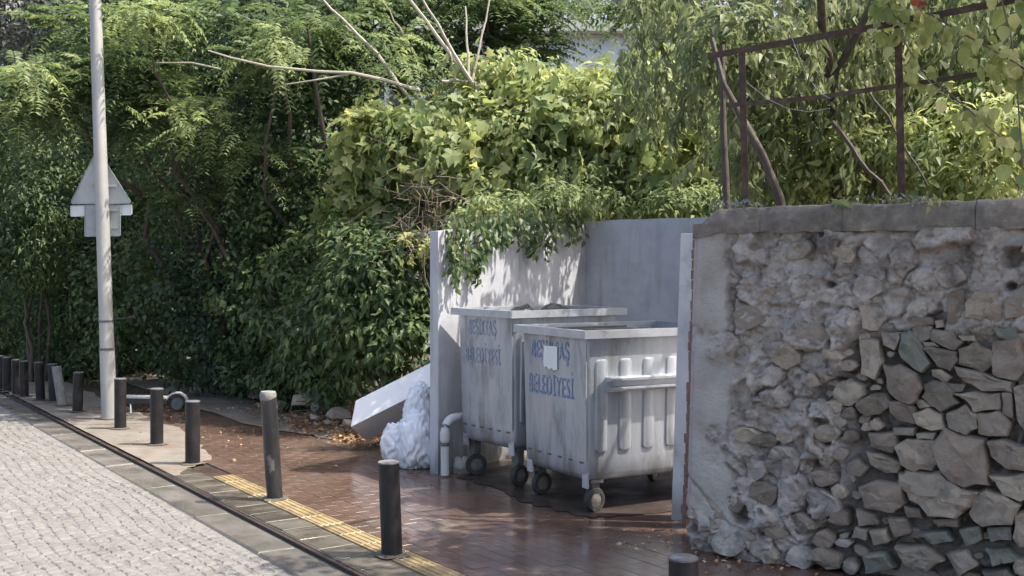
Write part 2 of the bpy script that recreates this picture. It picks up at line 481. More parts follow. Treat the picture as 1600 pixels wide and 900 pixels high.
# raised edge of the pavement
bm = bmesh.new()
a0, a1 = UV(-12, 0, -.11), UV(60, 0, -.11)
b0, b1 = UV(-12, .04, -.11), UV(60, .04, -.11)
add_hexa(bm, [a0, a1, b1, b0, a0 + Vector((0, 0, .094)), a1 + Vector((0, 0, .094)), b1 + Vector((0, 0, .094)), b0 + Vector((0, 0, .094))])
link('kerb_edge', bm_mesh('kerb_edge', bm), M['grout'], pave)
far_pavement = strip('pavement', .45, 6.5, 8.9, 60, -.002, M['paver'])

tagd = []


def piece_mesh(name, lu, lv, hgt, bev=0.006, jit=0.0, crown=0.0, ribs=0):
    """stone block, local axes: x along T, y along N; top at z=0"""
    bm = bmesh.new()
    b = bev
    hu, hv = lu / 2, lv / 2
    j = lambda: random.uniform(-jit, jit)
    cs = [(-hu + j(), -hv + j()), (hu + j(), -hv + j()), (hu + j(), hv + j()), (-hu + j(), hv + j())]
    low = [bm.verts.new((x, y, -hgt)) for x, y in cs]
    mid = [bm.verts.new((x, y, -b)) for x, y in cs]
    top = [bm.verts.new((x * (1 - b / hu), y * (1 - b / hv), 0)) for x, y in cs]
    for i in range(4):
        k = (i + 1) % 4
        bm.faces.new((low[i], low[k], mid[k], mid[i])); bm.faces.new((mid[i], mid[k], top[k], top[i]))
    if crown:
        c = bm.verts.new((j(), j(), crown))
        for i in range(4):
            bm.faces.new((top[i], top[(i + 1) % 4], c))
    else:
        bm.faces.new(top)
    for r in range(ribs):
        y = -hv + lv * (r + .5) / ribs
        add_hexa(bm, [(-hu * .96, y - .008, -.001), (hu * .96, y - .008, -.001), (hu * .96, y + .008, -.001), (-hu * .96, y + .008, -.001),
                      (-hu * .94, y - .005, .005), (hu * .94, y - .005, .005), (hu * .94, y + .005, .005), (-hu * .94, y + .005, .005)])
    me = bm_mesh(name, bm)
    return me


ROTZ = math.atan2(T.y, T.x)


def in_view(p, m=60):
    if p.y < 1: return False
    px = CX + F * p.x / p.y; py = CY - F * (p.z - EYE) / p.y
    return -m < px < 1600 + m and -m < py < 900 + m


def lay(name, cells, variants, mat, parent, limit=300):
    """cells: (pos, rz, tiltx, tilty, variant) -> nearest `limit` as parts, the rest one stuff part"""
    cells.sort(key=lambda c: c[0].length)
    for m_ in variants:
        if not m_.materials: m_.materials.append(mat)
    for c in cells[:limit]:
        o = bpy.data.objects.new(name, variants[c[4]])
        COL.objects.link(o); o.parent = parent
        o.location = c[0]; o.rotation_euler = (c[2], c[3], c[1])
    rest = cells[limit:]
    if rest:
        vs = []; fs = []
        base = [(np.array([v.co[:] for v in m_.vertices]), [tuple(p.vertices) for p in m_.polygons]) for m_ in variants]
        for c in rest:
            V, Fc = base[c[4]]
            mt = np.array(Matrix.Rotation(c[1], 3, 'Z') @ Matrix.Rotation(c[3], 3, 'Y') @ Matrix.Rotation(c[2], 3, 'X'))
            W = V @ mt.T + np.array(c[0][:])
            k = len(vs)
            vs.extend(W.tolist()); fs.extend([tuple(i + k for i in f) for f in Fc])
        me = mesh_from(name, vs, fs)
        o = link(name, me, mat, parent); o['kind'] = 'stuff'


# cobbles
variants = [piece_mesh('cobble', random.uniform(.068, .088), random.uniform(.066, .084), .05, .012, .009, .002) for _ in range(8)]
cells = []
pitch = .087
for iv in range(76):
    for iu in range(-50, 112):
        # slightly arched courses
        v = -.36 - iv * pitch
        u = iu * pitch + (iv % 2) * .043 + .05 * math.sin(v * 3.1)
        v2 = v + .03 * math.sin(u * 2.6)
        p = UV(u + random.uniform(-.007, .007), v2 + random.uniform(-.007, .007), -.029 + random.uniform(-.003, .003))
        if not in_view(p) or p.y > 13.2: continue
        cells.append((p, ROTZ + random.uniform(-.2, .2), random.uniform(-.022, .022), random.uniform(-.022, .022), random.randrange(8)))
lay('cobble', cells, variants, M['road'], road)
print('cobbles', len(cells))

# gutter stones and groove
gut = strip('gutter', -.32, -.0, -12, 60, -.036, M['gutter'])
cells = []
u = -4.0
gv = [piece_mesh('gutter_stone', 1.18, .245, .05, .012, .006), piece_mesh('gutter_stone', .92, .245, .05, .014, .008)]
while u < 22:
    k = random.randrange(2)
    L = (1.18, .92)[k]
    cells.append((UV(u + L / 2, -.172 + random.uniform(-.006, .006), -.026 + random.uniform(-.004, .004)), ROTZ + random.uniform(-.01, .01),
                  random.uniform(-.02, .02), random.uniform(-.006, .006), k))
    u += L + .010
lay('gutter_stone', cells, gv, M['gutter'], gut)

# border tiles
cells = []
bv = [piece_mesh('border_tile', .274, .232, .04, .0025, .002) for _ in range(3)]
u = -4
while u < 4.1:
    cells.append((UV(u, .135, .0 + random.uniform(-.002, .002)), ROTZ + random.uniform(-.01, .01), random.uniform(-.012, .012), random.uniform(-.012, .012),
                  random.randrange(3)))
    u += .285
lay('border_tile', cells, bv, M['border'], pave)
strip('pavement', .01, .262, -4.3, 3.75, -.0075, M['grout'], pave).name = 'grout_bed'
# tactile strip
cells = []
tv = [piece_mesh('tactile_tile', .296, .172, .04, .003, .001, ribs=4)]
u = -4
while u < 3.45:
    cells.append((UV(u, .352, .003 + random.uniform(-.001, .001)), ROTZ, random.uniform(-.006, .006), random.uniform(-.006, .006), 0))
    u += .30
lay('tactile_tile', cells, tv, M['tactile'], pave)
# red pavers, running bond
cells = []
pv = [piece_mesh('paver', .1972, .0972, .03, .0008, .0006) for _ in range(4)]
for iv in range(34):
    for iu in range(-24, 54):
        u = iu * .2005 + (iv % 2) * .1
        v = .495 + iv * .1005
        p = UV(u, v, random.uniform(-.0008, .0008))
        if not in_view(p, 40) or p.y > 14.0: continue
        cells.append((p, ROTZ + random.uniform(-.004, .004), random.uniform(-.006, .006), random.uniform(-.006, .006), random.randrange(4)))
lay('paver', cells, pv, M['paver'], pave)
print('pavers', len(cells))


# dusty concrete apron (uneven edge)
def blob_sheet(name, outline, z, mat, parent=None, sub=6, jit=.03):
    pts = []
    n = len(outline)
    for i in range(n):
        a = Vector(outline[i]); b = Vector(outline[(i + 1) % n]); jj = jit if max(a.y, b.y) > .1 else .004
        for k in range(sub):
            p = a.lerp(b, k / sub)
            if k: p += Vector((random.uniform(-jj, jj), random.uniform(-jj, jj)))
            q = UV(p.x, p.y, z)
            pts.append(q)
    return sheet(name, pts, mat) if parent is None else link(name, mesh_from(name, pts, [tuple(range(len(pts)))]), mat, parent)


ap = blob_sheet('concrete_apron', [(3.55, .02), (7, .02), (12, .02), (20, .02), (40, .02), (40, 1.1), (20, 1.0), (12, .95), (8.2, .92), (6.0, .86), (4.2, .55)],
                .0025, M['concrete'], None, 14, .05)
ap2 = blob_sheet('concrete_patch', [(4.6, 1.9), (6.2, 1.55), (9, 1.6), (13, 1.8), (13, 2.5), (8, 2.4), (5.4, 2.3)], .008, M['concrete'], None, 8, .05)


# ------------------------------------------------------------------ leaves
def basis(D, Nn):
    D = D / np.linalg.norm(D, axis=1, keepdims=True)
    S = np.cross(D, Nn); S /= np.maximum(np.linalg.norm(S, axis=1, keepdims=True), 1e-6)
    W = np.cross(S, D)
    return D, S, W


T_OVATE = (np.array([(0, 0, 0), (.38, .5, .10), (.38, -.5, .10), (.5, 0, 0), (1, 0, -.12)]),
           np.array([(0, 2, 3), (0, 3, 1), (1, 3, 4), (3, 2, 4)]))
T_LANCE = (np.array([(0, 0, 0), (.3, .5, .06), (.3, -.5, .06), (.55, .38, -.03), (.55, -.38, -.03), (1, 0, -.3), (.4, 0, -.02)]),
           np.array([(0, 2, 6), (0, 6, 1), (1, 6, 3), (2, 4, 6), (3, 6, 5), (6, 4, 5)]))
_r = [(0, 0), (.08, .30), (.30, .50), (.58, .44), (.82, .20), (1.0, 0), (.82, -.20), (.58, -.44), (.30, -.50), (.08, -.30)]
T_ROUND = (np.array([(.45, 0, -.04)] + [(a, b, .10 * abs(b) - .12 * a * a) for a, b in _r]), np.array([(0, 1 + (i + 1) % 10, 1 + i) for i in range(10)]))
_o = [(0, 0), (-.06, .22), (.12, .50), (.26, .30), (.50, .52), (.60, .24), (1.0, 0), (.60, -.24), (.50, -.52), (.26, -.30), (.12, -.50), (-.06, -.22)]
T_LOBED = (np.array([(.3, 0, -.03)] + [(a, b, .07 * abs(b) * 2 - .14 * a * a) for a, b in _o]),
           np.array([(0, 1 + (i + 1) % 12, 1 + i) for i in range(12)]))


def leaves_np(pos, D, Nn, L, Wd, tpl):
    D, S, W = basis(D, Nn)
    V, Fc = tpl
    n = len(pos); k = len(V)
    out = (pos[:, None, :] + D[:, None, :] * (V[None, :, 0:1] * L[:, None, None]) + S[:, None, :] * (V[None, :, 1:2] * Wd[:, None, None])
           + W[:, None, :] * (V[None, :, 2:3] * L[:, None, None]))
    faces = Fc[None] + (np.arange(n) * k)[:, None, None]
    return out.reshape(-1, 3), faces.reshape(-1, 3)


def unit(n):
    v = rng.normal(size=(n, 3))
    return v / np.linalg.norm(v, axis=1, keepdims=True)


def clump_points(ells, ncl, per, rcl, shell=(.72, 1.0), front=0.0):
    """ells: list of (centre, radii). clump centres near the surface; leaves on each clump's upper/outer shell"""
    vol = np.array([(r[0] * r[1] + r[1] * r[2] + r[0] * r[2]) for c, r in ells]); vol = vol / vol.sum()
    P_, O_ = [], []
    which = rng.choice(len(ells), size=ncl, p=vol)
    for i in which:
        c, r = ells[i]
        d = unit(1)[0]
        if front and d[1] > 0 and rng.random() < front: d[1] = -d[1]
        q = np.array(c) + d * np.array(r) * rng.uniform(*shell)
        if q[2] < .05: q[2] = rng.uniform(.05, .4)
        rr = rcl * rng.uniform(.55, 1.35)
        n = max(3, int(per * rng.uniform(.6, 1.4)))
        dd = unit(n); dd[:, 2] *= .75
        rad = rr * rng.uniform(.35, 1.0, size=(n, 1))
        P_.append(q + dd * rad); O_.append(dd * .7 + d * .5)
    return np.vstack(P_), np.vstack(O_)


def orient(O, up=.6, droop=.3, jit=.6):
    n = len(O)
    Nn = O * .7 + np.array([0, 0, up]) + rng.normal(size=(n, 3)) * jit * .6
    Nn /= np.linalg.norm(Nn, axis=1, keepdims=True)
    D = O * .8 + rng.normal(size=(n, 3)) * jit + np.array([0, 0, -droop])
    D = D - Nn * np.sum(D * Nn, axis=1, keepdims=True) * .7
    return D, Nn


ZERO_EMPTY = {}


def build_leaves(parent, pos, D, Nn, L, Wd, tpl, mat, singles=0, name='foliage', single_name='leaf'):
    idx = np.arange(len(pos))
    if singles:
        py = CY - F * (pos[:, 2] - EYE) / np.maximum(pos[:, 1], .5); px = CX + F * pos[:, 0] / np.maximum(pos[:, 1], .5)
        vis = (px > 5) & (px < 1595) & (py > 5) & (py < 895)
        score = np.where(vis, L / np.maximum(pos[:, 1] - pos[:, 1].min() * .55, .3) ** 2, 0)
        order = np.argsort(-score)
        s = order[:singles]; idx = order[singles:]
        Vt, Fc = tpl
        key = (id(tpl), mat.name, parent.name)
        base = []
        for kx in range(3):
            VV = Vt.copy(); VV[:, 2] += rng.uniform(-.03, .03, len(Vt)); VV[:, 1] *= rng.uniform(.9, 1.1)
            base.append(mesh_from(single_name, VV, [tuple(f) for f in Fc]))
            base[-1].materials.append(mat)
        Dn, S, W = basis(D[s], Nn[s])
        pl = Vector(parent.location)
        for a, i in enumerate(s):
            o = bpy.data.objects.new(single_name, base[a % 3])
            COL.objects.link(o); o.parent = parent
            mt = Matrix((Dn[a] * L[i], S[a] * Wd[i], W[a] * L[i])).transposed().to_4x4()
            mt.translation = Vector(pos[i]) - pl
            o.matrix_local = mt
    V, Fc = leaves_np(pos[idx], D[idx], Nn[idx], L[idx], Wd[idx], tpl)
    me = mesh_np(name, V, Fc)
    o = link(name, me, mat, parent)
    o['kind'] = 'stuff'
    return o


def frond_leaves(bases, dirs, length, npair, ll, lw):
    """pinnate leaves: returns leaflet arrays"""
    n = len(bases)
    dirs = dirs / np.linalg.norm(dirs, axis=1, keepdims=True)
    side = np.cross(dirs, np.array([0, 0, 1.0])) + 1e-4; side /= np.linalg.norm(side, axis=1, keepdims=True)
    upv = np.cross(side, dirs)
    PP, DD, NN, LL = [], [], [], []
    for k in range(npair):
        t = (k + 1) / npair
        c = bases + dirs * (length * t)[:, None] + np.array([0, 0, -1.0]) * (length * .38 * t * t)[:, None]
        for s in (-1, 1):
            d = side * s * .9 + dirs * .35 + np.array([0, 0, -.25]) + rng.normal(size=(n, 3)) * .12
            PP.append(c); DD.append(d); NN.append(upv + rng.normal(size=(n, 3)) * .2); LL.append(ll * (1 - .45 * abs(t - .45)) * rng.uniform(.8, 1.2, n))
    PP = np.vstack(PP); DD = np.vstack(DD); NN = np.vstack(NN); LL = np.concatenate(LL)
    return PP, DD, NN, LL, LL * lw


def trunk(parent, pts, r0, r1, mat='bark', name='trunk', seg=9):
    bm = bmesh.new()
    n = len(pts)
    tube_into(bm, pts, [r0 + (r1 - r0) * i / (n - 1) for i in range(n)], seg)
    return link(name, bm_mesh(name, bm, smooth=True), M[mat], parent)


def plant(name, loc, label, cat, group=None):
    return empty(name, loc, label, cat, group)


def shrub(name, loc, label, cat, ells, ncl, per, rcl, L, tpl, mat, wr=.55, up=.6, droop=.3, stems=4, singles=0, group=None, trunk_r=.05, front=.75, jit=.6,
          shell=(.72, 1.0), single_name='leaf', trunk_mat='bark'):
    e = plant(name, loc, label, cat, group)
    pos, O = clump_points(ells, ncl, per, rcl, shell, front)
    D, Nn = orient(O, up, droop, jit)
    Ls = L * rng.uniform(.65, 1.3, len(pos))
    build_leaves(e, pos, D, Nn, Ls, Ls * wr * rng.uniform(.85, 1.15, len(pos)), tpl, mat, singles, single_name=single_name)
    for i in range(stems):
        c, r = ells[i % len(ells)]
        top = Vector(c) + Vector((random.uniform(-.5, .5) * r[0], random.uniform(-.3, .3) * r[1], random.uniform(-.1, .7) * r[2]))
        b = Vector(loc) + Vector((random.uniform(-.2, .2), random.uniform(-.2, .2), 0))
        trunk(e, wobble(b, top, 7, .12), trunk_r * random.uniform(.7, 1.3), trunk_r * .25, trunk_mat, 'trunk' if trunk_r > .04 else 'stem')
    return e


def EL(px, py, y, rx, ry, rz):
    return (tuple(P(px, py, y)), (rx, ry, rz))


# ---- row of dark ivy clad trees behind the pavement
row = [
    ((520, 300, 14.6), (1.3, 1.2, 2.6), 'dark ivy clad tree just left of the bright fig, leafy down to the ground'),
    ((420, 300, 15.6), (1.35, 1.2, 2.9), 'dark ivy clad tree behind the tall peeling bollard, standing in deep shade'),
    ((310, 300, 17.0), (1.5, 1.3, 3.1), 'shaded leafy tree between the sign pole and the long pale bare branch'),
    ((225, 330, 18.6), (1.5, 1.3, 3.2), 'blackish green tree directly right of the sign pole, behind the scooter'),
    ((140, 330, 20.6), (1.7, 1.4, 3.6), 'dark tree directly behind the sign plates on the pole'),
    ((40, 330, 23.0), (1.9, 1.5, 4.0), 'dark tree furthest down the street at the left edge'),
]
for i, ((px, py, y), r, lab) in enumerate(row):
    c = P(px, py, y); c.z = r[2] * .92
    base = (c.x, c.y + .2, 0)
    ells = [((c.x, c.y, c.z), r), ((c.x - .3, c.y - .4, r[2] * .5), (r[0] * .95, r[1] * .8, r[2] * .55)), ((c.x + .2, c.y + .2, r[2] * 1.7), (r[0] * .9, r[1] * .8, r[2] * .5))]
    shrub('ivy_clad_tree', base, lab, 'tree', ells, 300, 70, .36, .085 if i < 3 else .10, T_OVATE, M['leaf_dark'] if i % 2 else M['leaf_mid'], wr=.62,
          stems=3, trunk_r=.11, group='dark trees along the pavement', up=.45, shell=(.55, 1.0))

# mid-green shrubs at far left over the bollards
for (px, py, y, rx, ry, rz, n, lab) in [
        (55, 300, 16.5, .75, .7, 1.5, 150, 'lighter green bush left of the sign plates, above the farthest bollards'),
        (12, 455, 18.5, .9, .7, 1.7, 150, 'drooping bush at the left edge hanging down to the dark bollards'),
        (118, 520, 17.5, .8, .6, 1.25, 120, 'shaded bush with brownish stems behind the leaning bollard')]:
    c = P(px, py, y)
    shrub('roadside_bush', (c.x, c.y + .2, 0), lab, 'bush', [(tuple(c), (rx, ry, rz))], n, 75, .30, .085, T_LANCE, M['leaf_mid'], wr=.36, stems=4,
          trunk_r=.03, up=.5, droop=.5, group='bushes beside the far bollards')

# feathery trees (pinnate leaves) across the top left
def feather_tree(loc, label, spots, nf, mat='leaf_feather', length=.55, ll=.13, lw=.34, extra_trunk=True, npair=11):
    e = plant('feathery_tree', loc, label, 'tree', 'feather leaved trees')
    B, Dd = [], []
    for (px, py, y, r, wgt) in spots:
        c = np.array(P(px, py, y)); n = int(nf * wgt)
        d = unit(n); d[:, 2] = d[:, 2] * .5 + .12
        B.append(c + d * np.array([r, r * .7, r * .6]) * rng.uniform(.2, .9, (n, 1))); Dd.append(d + rng.normal(size=(n, 3)) * .25)
    B = np.vstack(B); Dd = np.vstack(Dd)
    Ln = length * rng.uniform(.6, 1.25, len(B))
    PP, DD, NN, LL, WW = frond_leaves(B, Dd, Ln, npair, ll, lw)
    build_leaves(e, PP, DD, NN, LL, WW, T_OVATE, M[mat])
    for (px, py, y, r, wgt) in spots[::2]:
        c = P(px, py, y)
        trunk(e, wobble(Vector(loc), c, 8, .25), .07, .015, 'bark')
    # thin rachises
    bm = bmesh.new()
    for i in range(0, len(B), 3):
        b = Vector(B[i]); d = Vector(Dd[i]).normalized() * Ln[i]
        tube_into(bm, [b, b + d * .5 + Vector((0, 0, -.1 * Ln[i])), b + d + Vector((0, 0, -.38 * Ln[i]))], .004, 3, False)
    o = link('leaf_stalk', bm_mesh('leaf_stalk', bm), M['leaf_sun'], e); o['kind'] = 'stuff'
    return e


feather_tree(tuple(UV(9.5, 3.0)), 'feathery tree with fine pale fronds around the upper part of the sign pole',
             [(90, 130, 13.8, .55, 1.1), (200, 100, 13.9, .6, 1.2), (270, 170, 14.0, .55, .8), (30, 170, 13.6, .5, 1.0), (230, 40, 14.2, .5, .9), (130, 40, 14.5, .5, .7), (210, 200, 14.2, .4, .5)], 85)
feather_tree(tuple(UV(8.0, 3.4)), 'feathery tree with arching fronds in the dark foliage right of the sign plates',
             [(430, 100, 13.3, .5, .8), (330, 230, 13.9, .55, .8), (300, 310, 14.0, .4, .4), (400, 250, 13.6, .45, .5), (480, 40, 13.2, .6, .9), (360, 30, 13.8, .5, .7)], 70, ll=.11)
feather_tree(tuple(UV(6.5, 5.6)), 'tall feathery tree rising above the fig in the top middle',
             [(560, 20, 14.5, .6, .9), (690, 0, 15.0, .7, .9), (640, 60, 15.2, .5, .4), (820, 20, 15.2, .5, 1.0), (760, 0, 15.0, .6, .8), (750, 75, 15.3, .5, .8), (835, 75, 15.3, .35, .6), (890, 5, 15.3, .4, .3), (690, 90, 15.3, .4, .5), (1010, 20, 14.5, .4, .7), (500, 90, 14.2, .5, .5), (590, 100, 14.2, .4, .5)], 85)
# yellow-green tips
e = plant('feathery_tree', tuple(UV(9.2, 2.8)), 'young tree with a bright yellow green tuft above right of the sign pole', 'tree', 'feather leaved trees')
Bs = np.vstack([np.array(P(px, py, y)) + rng.normal(size=(n, 3)) * np.array([.22, .15, .10]) for px, py, y, n in
                [(225, 22, 12.9, 60), (430, 78, 12.6, 26), (610, 72, 12.6, 26), (40, 120, 12.9, 40), (300, 180, 12.9, 22)]])
Ds = unit(len(Bs)); Ds[:, 2] -= .1
PP, DD, NN, LL, WW = frond_leaves(Bs, Ds, .36 * rng.uniform(.7, 1.2, len(Bs)), 9, .10, .34)
build_leaves(e, PP, DD, NN, LL, WW, T_OVATE, M['leaf_sun'])
trunk(e, wobble(UV(9.2, 2.8), P(225, 22, 12.9), 8, .2), .05, .012)
trunk(e, wobble(UV(8.6, 2.9), P(430, 78, 12.6), 8, .2), .04, .012)

# grey foliage at the top left corner
shrub('grey_leaved_tree', tuple(UV(15, 5)), 'grey green tree in the top left corner above the feathery fronds', 'tree',
      [EL(30, 40, 19.5, 1.6, 1.0, .8), EL(70, 0, 19.5, 1.8, 1.0, .8)], 150, 60, .3, .10, T_OVATE, M['leaf_grey'], stems=3, trunk_r=.09)

# fig in the middle
fig_ells = [EL(700, 240, 12.6, .85, .7, .55), EL(830, 240, 12.4, .95, .7, .75), EL(960, 230, 12.2, .9, .7, .85), EL(1070, 250, 11.9, .7, .6, .7),
            EL(640, 270, 13.0, .6, .6, .5), EL(790, 150, 12.9, .7, .5, .45), EL(905, 185, 12.8, .6, .5, .4), EL(1030, 150, 12.6, .5, .5, .4), EL(585, 250, 13.0, .35, .4, .7)]
shrub('fig_tree', (1.0, 12.9, 0), 'spreading fig with big sunlit lobed leaves behind the grey bin enclosure', 'tree', fig_ells, 330, 22, .30, .155, T_LOBED, M['leaf_fig'],
      wr=.92, stems=8, trunk_r=.05, singles=300, up=.22, droop=1.1, front=.9, trunk_mat='palebark', shell=(.5, 1.05), jit=.75)
pos, O = clump_points(fig_ells, 330, 34, .26, (.75, 1.12), .9)
D, Nn = orient(O, .3, .8)
Ls = .10 * rng.uniform(.6, 1.3, len(pos))
fe_ = plant('tangled_creeper', (1.4, 12.6, 0), 'creeper with small narrow leaves tangled through the sunlit fig', 'climber')
build_leaves(fe_, pos, D, Nn, Ls, Ls * .42, T_LANCE, M['leaf_fig'])
trunk(fe_, wobble((1.4, 12.6, 0), P(900, 240, 12.3), 7, .1), .02, .008, 'bark', 'stem')
shrub('leafy_climber', (.6, 11.9, 0), 'lime green climber spilling over the top of the enclosure walls', 'climber',
      [EL(760, 335, 10.6, .42, .25, .18), EL(850, 325, 11.0, .5, .3, .22), EL(960, 320, 11.4, .75, .25, .2), EL(1060, 320, 11.2, .5, .25, .22), EL(900, 290, 11.8, 1.1, .3, .35)],
      150, 46, .17, .085, T_LANCE, M['leaf_sun'], wr=.34, stems=6, trunk_r=.012, up=.5, droop=.5, front=.8, singles=0, shell=(.3, 1.0))

# low bush left of the enclosure
shrub('laurel_bush', (-1.35, 12.0, 0), 'glossy mid green bush directly left of the enclosure, above the foam panel', 'bush',
      [EL(590, 480, 11.9, .55, .5, .85), EL(640, 430, 12.0, .4, .4, .55), EL(520, 520, 12.6, .55, .5, .75), EL(560, 400, 12.3, .4, .4, .45), EL(470, 500, 13.4, .6, .5, 1.0), EL(630, 540, 11.6, .3, .3, .45)],
      230, 52, .22, .105, T_LANCE, M['leaf_mid'], wr=.42, stems=8, trunk_r=.02, up=.45, droop=.6, singles=300, front=.85)
shrub('broadleaf_sapling', (-2.4, 13.0, 0), 'sapling with pale yellowing leaves between the dark trees and the fig', 'tree',
      [EL(570, 225, 12.6, .22, .25, .4), EL(560, 330, 12.7, .3, .3, .3), EL(610, 330, 12.6, .3, .3, .25)],
      34, 22, .2, .15, T_LOBED, M['leaf_fig'], wr=.85, stems=3, trunk_r=.02, up=.5, droop=.5, singles=60, front=.8)

# thick mass closing the view behind (no one could count it)
V_, O_ = clump_points([((-9, 27, 3.6), (6, 1.6, 4.2)), ((-3.0, 20.5, 2.6), (3.2, 1.2, 3.6)), ((-6, 22.5, 3.4), (3.2, 1.2, 4.2)), ((2.4, 18.5, 2.0), (3.4, 1.2, 2.6)), ((-15, 33, 4), (7, 2, 5)),
                       ((6.8, 17.5, 4.0), (4.4, 1.2, 4.2)), ((4.9, 14, 2.6), (2.2, 1.0, 3.2)), ((5.8, 16, 4.2), (3.0, 1.0, 3.0))], 2100, 42, .55, (.3, 1.0), .8)
D_, N_ = orient(V_ * 0 + O_, .5, .3)
L_ = .15 * rng.uniform(.7, 1.3, len(V_))
V2, F2 = leaves_np(V_, D_, N_, L_, L_ * .6, T_OVATE)
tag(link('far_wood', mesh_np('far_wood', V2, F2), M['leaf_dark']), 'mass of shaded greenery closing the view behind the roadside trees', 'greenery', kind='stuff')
# greyish wood above the house
V_, O_ = clump_points([((8, 36, 9.2), (8, 2.5, 3.4)), ((-1, 34, 9), (5, 2, 3.2)), ((-4, 40, 10), (9, 2.5, 3.6)), ((-14, 38, 10), (9, 2.5, 4))], 1500, 38, .8, (.3, 1.0), .8)
D_, N_ = orient(O_, .5, .3)
L_ = .24 * rng.uniform(.7, 1.3, len(V_))
V2, F2 = leaves_np(V_, D_, N_, L_, L_ * .55, T_OVATE)
tag(link('hillside_wood', mesh_np('hillside_wood', V2, F2), M['leaf_grey']), 'pale grey green wood on the rise beyond the white house', 'greenery', kind='stuff')
hill = mesh_from('hill', [(-60, 34, -.1), (60, 34, -.1), (60, 46, 7), (-60, 46, 7), (60, 90, 14), (-60, 90, 14)], [(0, 1, 2, 3), (3, 2, 4, 5)])
tag(link('hill', hill, M['soil']), kind='structure')

# pale bare branches
e = plant('bare_branched_tree', tuple(P(735, 300, 13.0)), 'tree with pale leafless shoots fanning up from a lopped fork above the fig', 'tree')
e.location.z = 0
segs = [((738, 130), (655, -10), .030, 12.3), ((742, 135), (625, -20), .038, 12.6), ((733, 128), (727, 10), .022, 12.3), ((738, 126), (768, -15), .020, 12.3),
        ((712, 124), (700, 60), .012, 12.3), ((590, 85), (505, 0), .03, 12.4), ((640, 70), (592, -10), .014, 12.4), ((586, 78), (540, 40), .014, 12.4),
        ((690, 127), (742, 128), .03, 12.3), ((650, 148), (735, 290), .03, 12.6), ((742, 130), (790, 300), .06, 12.5), ((590, 85), (700, 240), .028, 12.5)]
for (a, b, r, y) in segs:
    trunk(e, wobble(P(a[0], a[1], y), P(b[0], b[1], y + random.uniform(-.3, .3)), 6, .015), r * .75, r * .4, 'palebark', 'branch', 7)
trunk(e, wobble(P(790, 300, 12.5), Vector((P(790, 300, 12.5).x, 12.9, 0)), 5, .04), .07, .10, 'bark')
e2 = plant('dead_branch', tuple(P(655, 142, 12.2)), 'long pale bare branch reaching left out of the foliage toward the dark trees', 'branch')
trunk(e2, [P(655, 142, 12.4), P(600, 125, 12.2), P(550, 114, 12.1), P(500, 112, 12.0), P(420, 104, 12.0), P(360, 90, 11.9), P(325, 79, 11.9)], .022, .008, 'palebark', 'branch', 7)
trunk(e2, [P(545, 116, 12.1), P(500, 124, 12.0), P(446, 132, 12.0)], .014, .007, 'palebark', 'side_shoot', 6)
trunk(e2, [P(345, 108, 12.9), P(300, 98, 12.9), P(245, 98, 13.0)], .012, .008, 'palebark', 'side_shoot', 6)

# brown dead twig tangle
e = plant('dead_bramble', (-.95, 11.6, 0), 'tangle of brown dead twigs hanging above the left enclosure wall', 'bramble')
bm = bmesh.new()
for i in range(120):
    a = P(random.gauss(665, 26), random.gauss(335, 34), random.uniform(11.2, 12.0))
    d = Vector((random.gauss(0, .22), random.gauss(0, .1), random.gauss(-.08, .16)))
    tube_into(bm, wobble(a, a + d, 3, .05), .0045, 3, False)
o = link('twigs', bm_mesh('twigs', bm), M['twig'], e); o['kind'] = 'stuff'
for k in range(3):
    trunk(e, wobble(Vector((-.95 + .15 * k, 11.6, 0)), P(640 + 20 * k, 330, 11.7), 6, .08), .014, .006, 'twig', 'stem', 5)
pos, O = clump_points([EL(650, 385, 11.5, .25, .12, .12)], 9, 12, .1)
D, Nn = orient(O)
Ls = .09 * rng.uniform(.7, 1.3, len(pos))
build_leaves(e, pos, D, Nn, Ls, Ls * .5, T_LANCE, M['leaf_yellow'])

# vine sprays hanging over the inner face of the left wall
WL0 = Vector((-.60, 9.35, 0)); WLd = Vector((.74, 1.0, 0)).normalized(); WLn = Vector((WLd.y, -WLd.x, 0))  # inner normal (+x,-y)
WC = Vector((.71, 11.12, 0))
e = plant('hanging_vine', tuple(WL0 + WLd * .6), 'vine with hanging strings of leaves down the inner face of the left enclosure wall', 'climber')
strings = [(704, 362, 445, 9), (716, 352, 452, 10), (729, 350, 432, 9), (741, 350, 450, 10), (752, 348, 415, 8), (764, 345, 398, 8), (778, 345, 385, 7), (792, 343, 372, 6),
           (808, 342, 368, 6), (826, 340, 392, 7), (838, 338, 398, 8), (850, 338, 408, 8), (861, 338, 382, 6), (880, 336, 372, 6), (895, 336, 378, 6), (906, 336, 370, 5)]
PPs, DDs = [], []
bm = bmesh.new()
for (px, y0, y1, n) in strings:
    for rep in range(3):
        x = px + random.uniform(-7, 7)
        k = (x - 800) / F
        # depth on the wall's inner face at this column
        t = (WL0.x - k * WL0.y) / (k * WLd.y - WLd.x)
        yy = WL0.y + WLd.y * t - .10 - random.uniform(0, .06)
        yb = y1 + random.uniform(-22, 6)
        pts = [P(x + random.uniform(-2, 2), y0 - 12 + (yb - y0 + 12) * q / 5, yy) for q in range(6)]
        tube_into(bm, pts, .003, 3, False)
        for j in range(int(n * 2.2)):
            q = random.random() ** .8
            i0 = min(int(q * 5), 4)
            c = pts[i0].lerp(pts[i0 + 1], q * 5 - i0)
            PPs.append(c + Vector((random.gauss(0, .022), random.gauss(0, .02), random.gauss(0, .015))))
            DDs.append(Vector((random.gauss(0, .5), random.gauss(-.2, .35), -.8)))
o = link('stems', bm_mesh('stems', bm), M['twig'], e); o['kind'] = 'stuff'
pos = np.array([p[:] for p in PPs]); D = np.array([d[:] for d in DDs])
